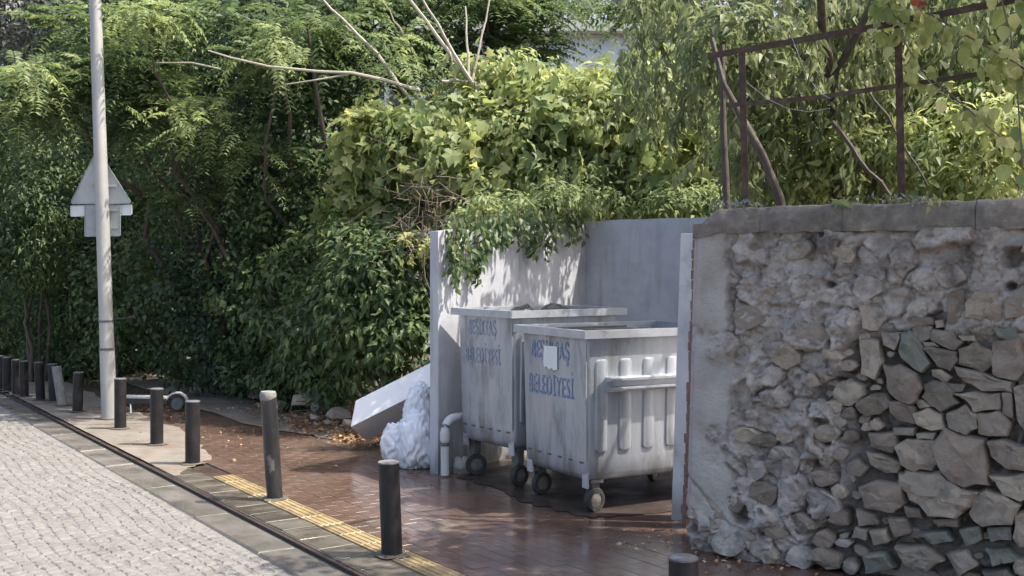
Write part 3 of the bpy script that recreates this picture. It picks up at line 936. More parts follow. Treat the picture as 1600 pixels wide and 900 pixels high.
Nn = rng.normal(size=pos.shape) * .5 + np.array([.3, -.7, .4])
Ls = .072 * rng.uniform(.7, 1.3, len(pos))
build_leaves(e, pos, D, Nn, Ls, Ls * .55, T_OVATE, M['leaf_mid'], singles=120)

# ---- drooping tree on the right behind the stone wall
dro = []
for _ in range(185):
    px = random.uniform(985, 1640); py = random.uniform(-60, 250) if px > 1120 else random.uniform(-60, 130)
    y = random.uniform(8.25, 9.8) + (1.3 if px < 1130 else 0)
    dro.append((px, py, y))
e = plant('drooping_tree', (2.7, 9.0, 0), 'tree with long narrow drooping leaves filling the top right behind the rusty fence', 'tree')
PPs, DDs = [], []
bm = bmesh.new()
for (px, py, y) in dro:
    a = P(px, py, y)
    for s in range(3):
        d = Vector((random.gauss(0, .16), random.gauss(0, .12), -random.uniform(.3, .6)))
        pts = wobble(a, a + d, 4, .04)
        tube_into(bm, pts, .003, 3, False)
        for j in range(20):
            q = random.random(); i0 = min(int(q * 4), 3)
            c = pts[i0].lerp(pts[i0 + 1], q * 4 - i0)
            PPs.append(c + Vector((random.gauss(0, .03), random.gauss(0, .03), 0)))
            DDs.append(Vector((random.gauss(0, .42), random.gauss(0, .42), -.9)))
o = link('twigs', bm_mesh('twigs', bm), M['bark'], e); o['kind'] = 'stuff'
pos = np.array([p[:] for p in PPs]); D = np.array([d[:] for d in DDs])
Nn = rng.normal(size=pos.shape) * .6 + np.array([0, -.6, .3])
Ls = .125 * rng.uniform(.6, 1.3, len(pos))
build_leaves(e, pos, D, Nn, Ls, Ls * .30, T_LANCE, M['leaf_willow'], singles=300)
trunk(e, wobble((2.7, 9.0, 0), (2.4, 8.6, 3.2), 6, .06), .07, .03)
trunk(e, wobble((2.4, 8.6, 3.1), (1.6, 7.0, 4.9), 7, .1), .035, .015, name='branch')
trunk(e, wobble((2.4, 8.6, 3.1), (3.6, 7.4, 5.2), 7, .1), .03, .015, name='branch')
trunk(e, wobble((2.4, 8.6, 3.1), (1.3, 9.4, 4.3), 7, .1), .03, .012, name='branch')
for (a, b, r) in [((1300, 190), (1390, 305), .016), ((1350, 130), (1450, 290), .008)]:
    trunk(e, wobble(P(a[0], a[1], 7.4), P(b[0], b[1], 7.4), 6, .018), r, r * .8, name='branch', seg=6)
# its crown above the frame, shading pavement and wall
pos, O = clump_points([((2.4, 5.2, 4.6), (1.5, 1.6, .55)), ((3.9, 6.2, 5.0), (1.1, .9, .5)), ((1.7, 3.9, 4.5), (1.3, 1.2, .5)), ((2.6, 3.2, 4.8), (2.0, 1.5, .6)), ((3.9, 4.6, 4.9), (1.6, 1.9, .6)), ((3.5, 5.3, 4.6), (1.3, .8, .4)), ((3.0, 5.6, 4.5), (1.2, .6, .35)), ((2.7, 6.6, 4.7), (1.3, .8, .4))], 260, 60, .34, (.1, 1.0), 0)
D, Nn = orient(O, .5, .8)
Ls = .16 * rng.uniform(.7, 1.3, len(pos))
build_leaves(e, pos, D, Nn, Ls, Ls * .36, T_LANCE, M['leaf_willow'], name='crown')

# dark leaning trunk and undergrowth behind the fence
e = plant('leaning_tree', tuple(Vector((1.85, 7.4, 0))), 'small tree with a dark trunk leaning right behind the first rusty post', 'tree')
trunk(e, [P(1112, 60, 7.6), P(1130, 130, 7.5), P(1160, 185, 7.45), P(1190, 240, 7.4), P(1218, 310, 7.4), P(1240, 420, 7.4), Vector((1.85, 7.4, 0))], .016, .038)
trunk(e, [P(1128, 70, 7.6), P(1130, 200, 7.6), P(1136, 330, 7.6), P(1140, 420, 7.6)], .018, .03, name='side_stem')
pos, O = clump_points([EL(1150, 70, 8.2, .35, .3, .3)], 24, 26, .16)
D, Nn = orient(O, .5, .5)
Ls = .11 * rng.uniform(.7, 1.3, len(pos))
build_leaves(e, pos, D, Nn, Ls, Ls * .34, T_LANCE, M['leaf_willow'])
shrub('garden_shrub', (2.2, 9.3, 0), 'sunlit green shrub low behind the rusty fence, just above the coping', 'bush',
      [EL(1230, 270, 9.0, .45, .35, .45), EL(1330, 265, 8.8, .45, .35, .40), EL(1180, 240, 9.4, .3, .3, .6), EL(1290, 150, 9.9, .8, .3, .5)], 140, 34, .2, .10, T_LANCE, M['leaf_fig'], wr=.38, stems=4,
      trunk_r=.02, droop=.5, singles=0)
shrub('garden_shrub', (3.1, 8.6, 0), 'grey green shrub at the right edge behind the stone wall', 'bush',
      [EL(1480, 250, 8.4, .5, .35, .45), EL(1580, 250, 8.0, .45, .35, .45), EL(1540, 180, 8.6, .5, .3, .4), EL(1440, 120, 9.6, .7, .3, .5)], 140, 34, .2, .10, T_LANCE, M['leaf_fig'], wr=.34, stems=4,
      trunk_r=.02, droop=.6, singles=0)
# yellowing vine at the top right on the fence
e = plant('yellowing_vine', tuple(P(1480, 320, 6.7)), 'vine with pale yellow rounded leaves trailing over the fence rail in the top right corner', 'climber')
path = [P(1375, -20, 6.5), P(1400, 30, 6.5), P(1450, 20, 6.35), P(1500, 50, 6.3), P(1545, 75, 6.2), P(1590, 100, 6.1), P(1625, 150, 6.1)]
path2 = [P(1405, -10, 6.5), P(1410, 60, 6.45), P(1440, 110, 6.4), P(1500, 160, 6.35), P(1570, 220, 6.3)]
path3 = [P(1560, -20, 6.2), P(1580, 60, 6.2), P(1590, 150, 6.2), P(1598, 260, 6.2)]
bm = bmesh.new()
PPs = []
for pt, n in ((path, 95), (path2, 42), (path3, 34)):
    tube_into(bm, pt, .005, 5, False)
    for j in range(n):
        q = random.random() * (len(pt) - 1); i0 = min(int(q), len(pt) - 2)
        PPs.append(pt[i0].lerp(pt[i0 + 1], q - i0) + Vector((random.gauss(0, .05), random.gauss(0, .04), random.gauss(-.02, .045))))
link('stem', bm_mesh('stem', bm), M['twig'], e)
pos = np.array([p[:] for p in PPs])
D = rng.normal(size=pos.shape) * .4 + np.array([0, -.2, -.8]); Nn = rng.normal(size=pos.shape) * .35 + np.array([-.2, -.8, .5])
Ls = .088 * rng.uniform(.7, 1.25, len(pos))
build_leaves(e, pos[:150], D[:150], Nn[:150], Ls[:150], Ls[:150] * .78, T_ROUND, M['leaf_yellow'], singles=149)
build_leaves(e, pos[150:], D[150:], Nn[150:], Ls[150:], Ls[150:] * .78, T_ROUND, M['leaf_fig'], singles=15)
pos = np.array([P(1438 + random.gauss(0, 12), 8 + random.gauss(0, 8), 6.3)[:] for _ in range(5)])
build_leaves(e, pos, D[:5], Nn[:5], Ls[:5] * .8, Ls[:5] * .6, T_OVATE, M['leaf_orange'])

# ------------------------------------------------------------------ white house far behind
hs = empty('house', (1.6, 26, 0), 'white house glimpsed above the fig between the leaves', 'house')
bm = bmesh.new()
add_box(bm, (.6, 26, 3.25), (5.0, 0, 0), (0, 2.0, 0), (0, 0, 3.25))
link('wall', bm_mesh('wall', bm), M['house'], hs)
bm = bmesh.new()
add_box(bm, (.6, 25.95, 6.62), (5.25, 0, 0), (0, 2.3, 0), (0, 0, .11))
link('roof', bm_mesh('roof', bm, bevel=.03), M['roof'], hs)
for wx in (-2.6, -.6, 4.2):
    bm = bmesh.new()
    for (cx, cz, hw, hh) in ((wx, 5.75, .62, .06), (wx, 4.25, .62, .06)):
        add_box(bm, (cx, 23.97, cz), (hw, 0, 0), (0, .05, 0), (0, 0, hh))
    for sx in (-.56, 0, .56):
        add_box(bm, (wx + sx, 23.97, 5.0), (.05, 0, 0), (0, .045, 0), (0, 0, .69))
    wf = link('window', bm_mesh('window', bm), M['signplate'], hs)
    bm = bmesh.new(); add_box(bm, (wx, 23.985, 5.0), (.55, 0, 0), (0, .02, 0), (0, 0, .68))
    link('pane', bm_mesh('pane', bm), M['glassdark'], wf)


# ------------------------------------------------------------------ bin enclosure
def wall_slab(name, a, b, nrm, th, za, zb, mat, parent, lean=Vector((0, 0, 0)), n=10, rough_top=.006):
    """vertical slab from a to b, front face on line a-b, thickness away from nrm"""
    bm = bmesh.new()
    a = Vector(a); b = Vector(b); back = -Vector(nrm).normalized() * th
    cols = []
    for i in range(n + 1):
        t = i / n
        p = a.lerp(b, t); z = za + (zb - za) * t + random.uniform(-rough_top, rough_top)
        cols.append([bm.verts.new(Vector((p.x, p.y, -.05))), bm.verts.new(Vector((p.x, p.y, z)) + lean * z),
                     bm.verts.new(Vector((p.x, p.y, z - .004)) + back + lean * z), bm.verts.new(Vector((p.x, p.y, -.05)) + back)])
    for i in range(n):
        for k in range(4):
            bm.faces.new((cols[i][k], cols[i + 1][k], cols[i + 1][(k + 1) % 4], cols[i][(k + 1) % 4]))
    bm.faces.new(cols[0]); bm.faces.new(cols[-1][::-1])
    return link(name, bm_mesh(name, bm, bevel=.006), mat, parent)


enc = empty('bin_enclosure', tuple(WL0), 'grey painted concrete enclosure open to the pavement, holding the two metal bins', 'wall')
WBd = Vector((WLd.y, -WLd.x, 0))      # back wall direction (right and nearer)
WBn = Vector((-WLd.x, -WLd.y, 0))
wall_slab('side_wall', WL0, WC, WLn, .085, 1.98, 2.11, M['plaster'], enc)
wall_slab('back_wall', WC - WLn * .085, WC + WBd * 2.35, WBn, .10, 2.125, 2.13, M['plaster'], enc)
RW0 = Vector((1.062, 7.69, 0)); RWd = Vector((.70, .71, 0)).normalized()
RWn = Vector((-RWd.y, RWd.x, 0))
rw = wall_slab('side_wall', RW0, RW0 + RWd * .17, RWn, .115, 1.905, 1.91, M['plaster_pale'], enc, lean=Vector((.034, 0, 0)), n=3)
rw.name = 'pier'

# brick filled gap between the slab and the stone wall
bc = empty('brick_pier', (1.23, 7.6, 0), 'narrow reddish brick pier in the gap beside the stone wall', 'pier')
br = piece_mesh('brick', .085, .15, .062, .006, .003)
for k in range(29):
    z = k * .067 + .06
    o = link('brick', br, M['brick'], bc, (1.155 + .040 * z + random.uniform(-.006, .006), 7.50 + random.uniform(-.012, .012), z))
    o.rotation_euler = (0, 0, random.uniform(-.08, .08))

# ------------------------------------------------------------------ stone wall
SA = Vector((1.05, 6.86, 0)); Sd = Vector((.848, -.53, 0)).normalized(); Sn = Vector((-Sd.y * -1, 0, 0))
Sn = Vector((Sd.y, -Sd.x, 0))     # (-.53,-.848): toward the street
bat = -Sn * .07
HW = 1.90


def SQ(s, h, out=0.0):
    return SA + Sd * s + Vector((0, 0, h)) + bat * h + Sn * out


def px_to_sh(px, py):
    d = Vector(((px - CX) / F, 1, (CY - py) / F))
    # SA + Sd s + (up+bat) h = cam + d t
    A = Matrix((Sd, Vector((0, 0, 1)) + bat, -d)).transposed()
    s, h, t = A.inverted() @ (Vector((0, 0, EYE)) - SA)
    return s, h


sw = empty('stone_wall', tuple(SA), 'old rubble stone wall with crumbling mortar and plastered end, right of the bins', 'wall')
ns, nh = 420, 240
SMAX = 3.6
ss, hh = np.meshgrid(np.linspace(0, SMAX, ns), np.linspace(-.06, HW, nh))
# where stones are bare (right and low) the mortar sits back
edge_s = .62 + .25 * np.clip((1.5 - hh) / 1.5, 0, 1) * -1 + .08 * np.sin(hh * 7)
dist_bare = np.clip((ss - (.86 - .25 * np.clip(.5 - hh, 0, .5) * 2)) / .15, 0, 1) * np.clip((1.36 - hh) / .12, 0, 1)
wx = ss + fbm(ss * 3, hh * 3, 3) * .22 + fbm(ss * 14, hh * 14, 4) * .10
wy = hh + fbm(ss * 3 + 40, hh * 3 + 11, 3) * .22 + fbm(ss * 14 + 5, hh * 14 + 60, 4) * .10
f1, f2, wid = worley(wx * 5.2, wy * 6.2)
g1, g2, wid2 = worley(wx * 13, wy * 14, 50)
cr = np.clip((f2 - f1) / .22, 0, 1); cr2 = np.clip((g2 - g1) / .25, 0, 1)
lump = (1 - np.clip(f1, 0, 1) ** 2)
px_c = wid * 37.0 % 1.0; py_c = wid * 91.0 % 1.0
tiltp = (px_c - .5) * (wx * 5.2 % 1 - .5) * .03 + (py_c - .5) * (wy * 6.2 % 1 - .5) * .03
Hh = .10 * fbm(ss * 4, hh * 4, 5) + .016 * lump * (wid - .1) + (.085 * (wid - .5)) * np.clip((f2 - f1) / .16, 0, 1) + .0 * tiltp \
     - .050 * (1 - np.clip((f2 - f1) / .12, 0, 1)) * np.clip((vnoise(ss * 4 + 3, hh * 4) - .5) * 6, 0, 1) \
     - .014 * (1 - np.clip((g2 - g1) / .14, 0, 1)) * (vnoise(ss * 6 + 9, hh * 6) > .35) + .055 * fbm(ss * 16, hh * 20, 4) + .018 * (wid2 - .5) + .016 * np.abs(fbm(ss * 50, hh * 50, 3))
pit = np.clip(vnoise(ss * 17, hh * 17) * vnoise(ss * 5 + 8, hh * 5 + 2) - .46, 0, 1)
Hh -= pit * .42
Hh = Hh + .035
Hh = Hh * (1 - dist_bare) + (-.070 + Hh * .6) * dist_bare
# plastered end, ragged edge
pe = .24 + .07 * fbm(hh * 3, hh * 0 + 3, 4) * 2 + .05 * np.clip(1.2 - hh, 0, 1) + .03 * fbm(ss * 20, hh * 20, 3)
pm = np.clip((pe - ss) / .018, 0, 1)
crack = np.exp(-((hh - (.42 - .9 * (ss - .02)) + .05 * fbm(ss * 12, hh * 12, 3)) / .012) ** 2) * (ss < .33)
low = np.clip((.36 - .9 * ss - hh) / .05, 0, 1)
mid = np.clip((.045 - np.abs(hh - 1.18 + .5 * (ss - .1))) / .05, 0, 1) * .6
pm = pm * (1 - low * .75) * (1 - np.clip(fbm(ss * 6 + 2, hh * 5, 4) * 5 - .62, 0, 1))
Hp = .052 + .006 * fbm(ss * 5, hh * 5, 4) + .003 * fbm(ss * 40, hh * 40, 3)
Hh = Hh * (1 - pm) + Hp * pm - crack * .02
# undercut at the foot
Hh -= np.clip((.10 - hh) / .1, 0, 1) * .05 * (1 + np.sin(ss * 11))
# fade relief at the left arris
Hh = np.where(ss < .02, Hh * .7, Hh)
B0 = np.array(SA[:]); Bd = np.array(Sd[:]); Bn = np.array(Sn[:]); Bb = np.array(bat[:])
V = B0 + ss[..., None] * Bd + hh[..., None] * (np.array([0, 0, 1.0]) + Bb) + Hh[..., None] * Bn
V = V.reshape(-1, 3)
ii = np.arange(nh * ns).reshape(nh, ns)
Fq = np.stack([ii[:-1, :-1], ii[:-1, 1:], ii[1:, 1:], ii[1:, :-1]], -1).reshape(-1, 4)
me = mesh_np('mortar_face', V, Fq, True)
at = me.attributes.new('plaster', 'FLOAT', 'POINT'); at.data.foreach_set('value', pm.ravel().astype(np.float32))
edgep = np.clip((.065 + .02 * fbm(hh * 9, hh * 0, 3) - ss) / .012, 0, 1) * pm
at = me.attributes.new('paint', 'FLOAT', 'POINT'); at.data.foreach_set('value', edgep.ravel().astype(np.float32))
at = me.attributes.new('earth', 'FLOAT', 'POINT'); at.data.foreach_set('value', (dist_bare * .85).ravel().astype(np.float32))
mm = mat_surface('crumbling_mortar', [(0.25, (0.224, 0.189, 0.165)), (0.45, (0.373, 0.328, 0.293)), (0.6, (0.507, 0.455, 0.404)), (0.8, (0.656, 0.596, 0.530))], scale=11, bump=.9,
                 bscale=34, bdist=.022, rough=(.8, .95), dirt=(.15, .125, .11), dscale=2.6, dpos=(.54, .68))
n, l = mm.node_tree.nodes, mm.node_tree.links
b = n['Principled BSDF']
src = b.inputs['Base Color'].links[0].from_socket
a1 = n.new('ShaderNodeAttribute'); a1.attribute_name = 'plaster'
a2 = n.new('ShaderNodeAttribute'); a2.attribute_name = 'paint'
pz = n.new('ShaderNodeTexNoise'); pz.inputs['Scale'].default_value = 5; pz.inputs['Detail'].default_value = 9
gg = n.new('ShaderNodeNewGeometry'); l.new(gg.outputs['Position'], pz.inputs['Vector'])
pr = ramp(n, [(.3, (.31, .285, .25)), (.5, (.41, .38, .34)), (.7, (.48, .45, .41))]); l.new(pz.outputs[0], pr.inputs[0])
pr2 = ramp(n, [(.35, (.40, .31, .30)), (.6, (.43, .41, .40))]); l.new(pz.outputs[0], pr2.inputs[0])
a3 = n.new('ShaderNodeAttribute'); a3.attribute_name = 'earth'
m0 = n.new('ShaderNodeMix'); m0.data_type = 'RGBA'; l.new(a3.outputs['Fac'], m0.inputs[0]); l.new(src, m0.inputs[6]); m0.inputs[7].default_value = (.15, .135, .118, 1)
m1 = n.new('ShaderNodeMix'); m1.data_type = 'RGBA'; l.new(a1.outputs['Fac'], m1.inputs[0]); l.new(m0.outputs[2], m1.inputs[6]); l.new(pr.outputs[0], m1.inputs[7])
m2 = n.new('ShaderNodeMix'); m2.data_type = 'RGBA'; l.new(a2.outputs['Fac'], m2.inputs[0]); l.new(m1.outputs[2], m2.inputs[6]); l.new(pr2.outputs[0], m2.inputs[7])
l.new(m2.outputs[2], b.inputs['Base Color'])
M['mortar'] = mm
link('mortar', me, mm, sw)
# core of the wall
bm = bmesh.new()
cb = [SQ(0, -.06, -.09), SQ(SMAX, -.06, -.09), SQ(SMAX, -.06, -.45), SQ(0, -.06, -.45), SQ(0, HW, -.09), SQ(SMAX, HW, -.09), SQ(SMAX, HW, -.45), SQ(0, HW, -.45)]
add_hexa(bm, cb)
link('wall_core', bm_mesh('wall_core', bm), mm, sw)
# end face closing the gap between core and relief
ev = []
for j in range(nh): ev += [tuple(V[j * ns]), tuple(SQ(0, float(hh[j, 0]), -.45))]
link('end_face', mesh_from('end_face', ev, [(2 * j, 2 * j + 1, 2 * j + 3, 2 * j + 2) for j in range(nh - 1)]), M['plaster_pale'], sw)


def chaikin(p, k=1):
    for _ in range(k):
        q = []
        for i in range(len(p)):
            a = p[i]; b = p[(i + 1) % len(p)]
            q += [(a[0] * .86 + b[0] * .14, a[1] * .86 + b[1] * .14), (a[0] * .14 + b[0] * .86, a[1] * .14 + b[1] * .86)]
        p = q
    return p


def stone_mesh(poly_sh, prot, seed, grow=1.04):
    rr = random.Random(seed)
    p = []
    for i, q in enumerate(poly_sh):
        q2 = poly_sh[(i + 1) % len(poly_sh)]
        ln = math.hypot(q2[0] - q[0], q2[1] - q[1])
        p.append(q)
        k_ = rr.uniform(.35, .65); off = rr.uniform(-.02, .09) * ln
        p.append((q[0] + (q2[0] - q[0]) * k_ + (q2[1] - q[1]) / max(ln, 1e-5) * off, q[1] + (q2[1] - q[1]) * k_ - (q2[0] - q[0]) / max(ln, 1e-5) * off))
    p = chaikin(p, 1) if len(p) < 14 else [(a_ + rr.uniform(-.004, .004), b_ + rr.uniform(-.004, .004)) for a_, b_ in p]
    cx = sum(q[0] for q in p) / len(p); cy = sum(q[1] for q in p) / len(p)
    size = max(max(abs(q[0] - cx), abs(q[1] - cy)) for q in p)
    tilt = (rr.uniform(-.5, .5), rr.uniform(-.3, .6)); cxo = rr.uniform(-.35, .35) * size; cyo = rr.uniform(-.2, .35) * size
    rings = []
    verts = []
    for (sc_, dz) in ((grow, -.075), (grow * .99, prot * .55 - .01), (grow * .90, prot * .92), (grow * .60, prot * 1.0), (grow * .3, prot * 1.0)):
        ring = []
        for i, q in enumerate(p):
            wob = 1 + .10 * mnoise.noise(Vector((q[0] * 30, q[1] * 30, seed)))
            x = cx + (q[0] - cx) * sc_ * wob; y = cy + (q[1] - cy) * sc_ * wob
            nz = mnoise.noise(Vector((x * 17, y * 17, seed * 1.7)))
            z = dz
            if dz > 0:
                z += (q[0] - cx) * tilt[0] * sc_ * .5 + (q[1] - cy) * tilt[1] * sc_ * .5 + nz * min(.03, size * .24) + mnoise.noise(Vector((x * 48, y * 48, seed * 2.3))) * min(.012, size * .12)
            if sc_ < grow * .8: x += cxo * (1 - sc_); y += cyo * (1 - sc_)
            ring.append(len(verts)); verts.append(SQ(x, y, z))
        rings.append(ring)
    nz = mnoise.noise(Vector((cx * 17, cy * 17, seed * 1.7)))
    verts.append(SQ(cx + cxo, cy + cyo, prot * 1.03 + nz * .015)); c = len(verts) - 1
    fs = []
    for a, b2 in zip(rings[:-1], rings[1:]):
        m_ = len(a)
        for i in range(m_): fs.append((a[i], a[(i + 1) % m_], b2[(i + 1) % m_], b2[i]))
    a = rings[-1]
    for i in range(len(a)): fs.append((a[i], a[(i + 1) % len(a)], c))
    bm = bmesh.new()
    vv = [bm.verts.new(v) for v in verts]
    for f in fs:
        bm.faces.new([vv[i] for i in f])
    me = bm_mesh('stone', bm, True)
    try: me.set_sharp_from_angle(angle=R(24))
    except Exception: pass
    return me


Z1 = (1340, 440, 3.75); Z2 = (1340, 660, 3.75)
traced = [
    (Z1, [(170, 500), (260, 490), (350, 540), (375, 620), (350, 690), (310, 710), (230, 680), (180, 620)], 'stone_brown', .075),
    (Z1, [(265, 310), (320, 290), (380, 380), (430, 470), (380, 530), (330, 500), (270, 450), (250, 400)], 'stone_green', .055),
    (Z1, [(150, 300), (250, 300), (260, 330), (225, 400), (160, 370)], 'stone_pale', .05),
    (Z1, [(320, 275), (440, 260), (430, 330), (370, 355)], 'stone', .03),
    (Z1, [(450, 280), (560, 290), (620, 350), (580, 400), (540, 395), (430, 340)], 'stone', .045),
    (Z1, [(385, 350), (450, 352), (485, 382), (400, 378)], 'stone', .03),
    (Z1, [(390, 385), (480, 390), (580, 410), (600, 460), (550, 520), (480, 490), (430, 430)], 'stone', .05),
    (Z1, [(605, 395), (700, 360), (790, 410), (800, 480), (740, 530), (610, 480)], 'stone', .045),
    (Z1, [(800, 360), (960, 330), (1010, 500), (930, 575), (800, 540), (790, 440)], 'stone_brown', .055),
    (Z1, [(440, 515), (500, 515), (560, 560), (520, 590), (450, 550)], 'stone', .04),
    (Z1, [(590, 500), (740, 535), (900, 580), (925, 645), (740, 632), (640, 580), (600, 550)], 'stone', .06),
    (Z1, [(400, 610), (450, 580), (520, 590), (560, 640), (590, 700), (490, 755), (430, 720), (390, 670)], 'stone', .05),
    (Z1, [(530, 590), (640, 600), (620, 640), (570, 648)], 'stone', .03),
    (Z1, [(580, 655), (700, 640), (840, 650), (840, 740), (690, 760), (650, 690)], 'stone', .055),
    (Z1, [(850, 650), (915, 650), (915, 800), (850, 780)], 'stone', .04),
    (Z1, [(530, 770), (640, 720), (700, 780), (700, 850), (640, 890), (540, 850)], 'stone', .06),
    (Z1, [(710, 770), (830, 755), (900, 830), (880, 900), (720, 890)], 'stone_brown', .055),
    (Z1, [(190, 700), (260, 700), (340, 740), (350, 830), (250, 810), (200, 760)], 'stone_brown', .045),
    (Z1, [(335, 770), (420, 740), (500, 780), (520, 860), (440, 865), (360, 830)], 'stone_pale', .055),
    (Z1, [(640, 120), (700, 60), (820, 60), (860, 140), (850, 230), (760, 240), (650, 200)], 'stone_pale', .055),
    (Z1, [(865, 120), (975, 20), (1040, 80), (1000, 210), (880, 210)], 'stone', .05),
    (Z1, [(530, 70), (630, 60), (640, 130), (610, 220), (560, 280), (540, 180)], 'stone_brown', .045),
    (Z1, [(690, 260), (840, 250), (800, 310), (720, 305)], 'stone', .04),
    (Z1, [(600, 315), (690, 312), (700, 350), (620, 345)], 'stone_pale', .035),
    (Z1, [(805, 270), (930, 260), (945, 325), (880, 345), (830, 320)], 'stone_green', .04),
    (Z1, [(925, 625), (1010, 600), (1060, 760), (1000, 890), (940, 800)], 'stone_pale', .07),
    (Z1, [(330, 685), (390, 690), (430, 730), (370, 742)], 'stone_pale', .03),
    (Z1, [(20, 140), (140, 150), (180, 210), (120, 290), (40, 270)], 'stone_pale', .04),
    (Z1, [(330, 205), (430, 210), (450, 250), (340, 255)], 'stone_brown', .035),
    (Z1, [(455, 230), (505, 225), (510, 265), (465, 270)], 'stone_pale', .03),
    (Z1, [(20, 350), (130, 345), (150, 470), (110, 560), (30, 540)], 'stone_pale', .04),
    (Z2, [(240, 140), (300, 100), (360, 95), (460, 105), (480, 230), (440, 270), (340, 280), (270, 240)], 'stone_pale', .075),
    (Z2, [(460, 130), (530, 50), (640, 80), (740, 100), (765, 230), (770, 350), (640, 360), (560, 340), (500, 240)], 'stone_brown', .09),
    (Z2, [(775, 110), (860, 105), (1000, 140), (1020, 290), (880, 260), (790, 190)], 'stone', .06),
    (Z2, [(790, 310), (1000, 300), (1030, 430), (960, 450), (860, 415)], 'stone_pale', .06),
    (Z2, [(265, 300), (310, 285), (500, 290), (600, 370), (690, 400), (660, 480), (580, 530), (440, 520), (330, 440), (260, 370)], 'stone_pale', .09),
    (Z2, [(680, 440), (760, 390), (860, 425), (950, 480), (910, 580), (740, 590), (670, 520)], 'stone_pale', .085),
    (Z2, [(20, 380), (120, 340), (255, 370), (280, 470), (210, 520), (60, 490)], 'stone_brown', .07),
    (Z2, [(80, 60), (220, 60), (240, 130), (210, 180), (90, 140)], 'stone_brown', .05),
    (Z2, [(70, 165), (150, 185), (265, 235), (240, 290), (170, 290), (90, 240)], 'stone', .05),
    (Z2, [(210, 30), (340, 30), (340, 75), (230, 72)], 'stone', .04),
    (Z2, [(350, 60), (465, 58), (450, 96), (360, 90)], 'stone', .045),
    (Z2, [(285, 480), (370, 500), (390, 560), (300, 550)], 'stone', .045),
    (Z2, [(190, 550), (290, 555), (320, 640), (230, 660)], 'stone', .05),
    (Z2, [(930, 540), (1010, 500), (1030, 700), (960, 720), (920, 660)], 'stone', .06),
    (Z2, [(350, 640), (520, 630), (570, 690), (450, 705)], 'stone_green', .05),
    (Z2, [(0, 500), (100, 530), (130, 590), (20, 600)], 'stone', .04),
    (Z2, [(80, 630), (180, 620), (190, 690), (100, 715)], 'stone_pale', .05),
    (Z2, [(600, 620), (720, 600), (740, 680), (640, 720)], 'stone_green', .04),
    (Z2, [(765, 610), (900, 602), (910, 680), (790, 690)], 'stone_green', .05),
    (Z2, [(230, 720), (400, 720), (500, 800), (400, 870), (290, 830)], 'stone', .06),
    (Z2, [(520, 770), (640, 745), (710, 830), (600, 890)], 'stone', .05),
    (Z2, [(750, 730), (880, 730), (960, 800), (800, 830)], 'stone_green', .05),
    (Z2, [(40, 770), (170, 760), (220, 850), (60, 880)], 'stone_green', .05),
    (Z2, [(0, 605), (68, 625), (60, 685), (-30, 670)], 'stone', .04),
    (Z2, [(450, 560), (590, 560), (590, 610), (480, 602)], 'stone', .045),
    (Z2, [(740, 870), (880, 850), (960, 920), (800, 980)], 'stone', .06),
    (Z2, [(240, 900), (360, 880), (480, 940), (300, 980)], 'stone', .05),
]
taken = []
for i, (z, poly, mt, pr_) in enumerate(traced):
    sh = [px_to_sh(z[0] + x / z[2], z[1] + y / z[2]) for x, y in poly]
    cx = sum(q[0] for q in sh) / len(sh); cy = sum(q[1] for q in sh) / len(sh)
    rad = max(math.hypot(q[0] - cx, q[1] - cy) for q in sh)
    taken.append((cx, cy, rad))
    if cy < .02: continue
    link('stone', stone_mesh(sh, pr_, i + 1, 1.13), M[mt], sw)
# further stones, half sunk in the mortar
tries = 0; seed = 200
while tries < 2600:
    tries += 1
    s = random.uniform(.10, SMAX - .1); h = random.uniform(.04, 1.80)
    bare = s > .82 and h < 1.34
    lowleft = h < .75
    r = random.uniform(.035, .10) if bare else random.uniform(.04, .10)
    if s < .34 + max(0, (.5 - h)) * .0 and h > .34: continue
    if not bare and not lowleft and random.random() < .93: continue
    asp = random.uniform(1.0, 1.9)
    if any(math.hypot(s - a, (h - b2)) < (rr + r * asp) * .72 for a, b2, rr in taken): continue
    taken.append((s, h, r * (1 + asp) / 2))
    k = random.randint(6, 8); th0 = random.random() * 6.28; rot = random.uniform(-.4, .4)
    poly = []
    for j in range(k):
        a = th0 + j * 2 * math.pi / k + random.uniform(-.25, .25)
        q = (r * asp * math.cos(a) * random.uniform(.8, 1.1), r * math.sin(a) * random.uniform(.8, 1.1))
        poly.append((s + q[0] * math.cos(rot) - q[1] * math.sin(rot), h + q[0] * math.sin(rot) + q[1] * math.cos(rot)))
    seed += 1
    mt = random.choice(['stone', 'stone', 'stone', 'stone_brown', 'stone_pale', 'stone_pale']) if bare else random.choice(['mortar', 'mortar', 'stone_pale', 'stone', 'stone_brown'])
    link('stone', stone_mesh(poly, random.uniform(.045, .075) if (bare or lowleft) else random.uniform(.05, .068), seed, 1.04), M[mt], sw)
# small packing stones wedged in the gaps
tries = 0; npk = 0
while tries < 6000 and npk < 90:
    tries += 1
    s = random.uniform(.70, 2.4); h = random.uniform(.05, 1.32); r_ = random.uniform(.016, .032); asp = random.uniform(1.1, 2.0)
    if any(math.hypot(s - a, (h - b2)) < rr * .80 + r_ * .8 for a, b2, rr in taken): continue
    taken.append((s, h, r_ * 1.2)); npk += 1; seed += 1
    rot = random.uniform(-.5, .5); poly = []
    for j in range(6):
        a = j * math.pi / 3 + random.uniform(-.3, .3)
        q = (r_ * asp * math.cos(a) * random.uniform(.8, 1.1), r_ * math.sin(a) * random.uniform(.8, 1.1))
        poly.append((s + q[0] * math.cos(rot) - q[1] * math.sin(rot), h + q[0] * math.sin(rot) + q[1] * math.cos(rot)))
    link('stone', stone_mesh(poly, random.uniform(-.01, .03), seed, 1.1), M[random.choice(['stone', 'stone_pale', 'stone_brown', 'mortar'])], sw)
print('stones', len(taken), npk)

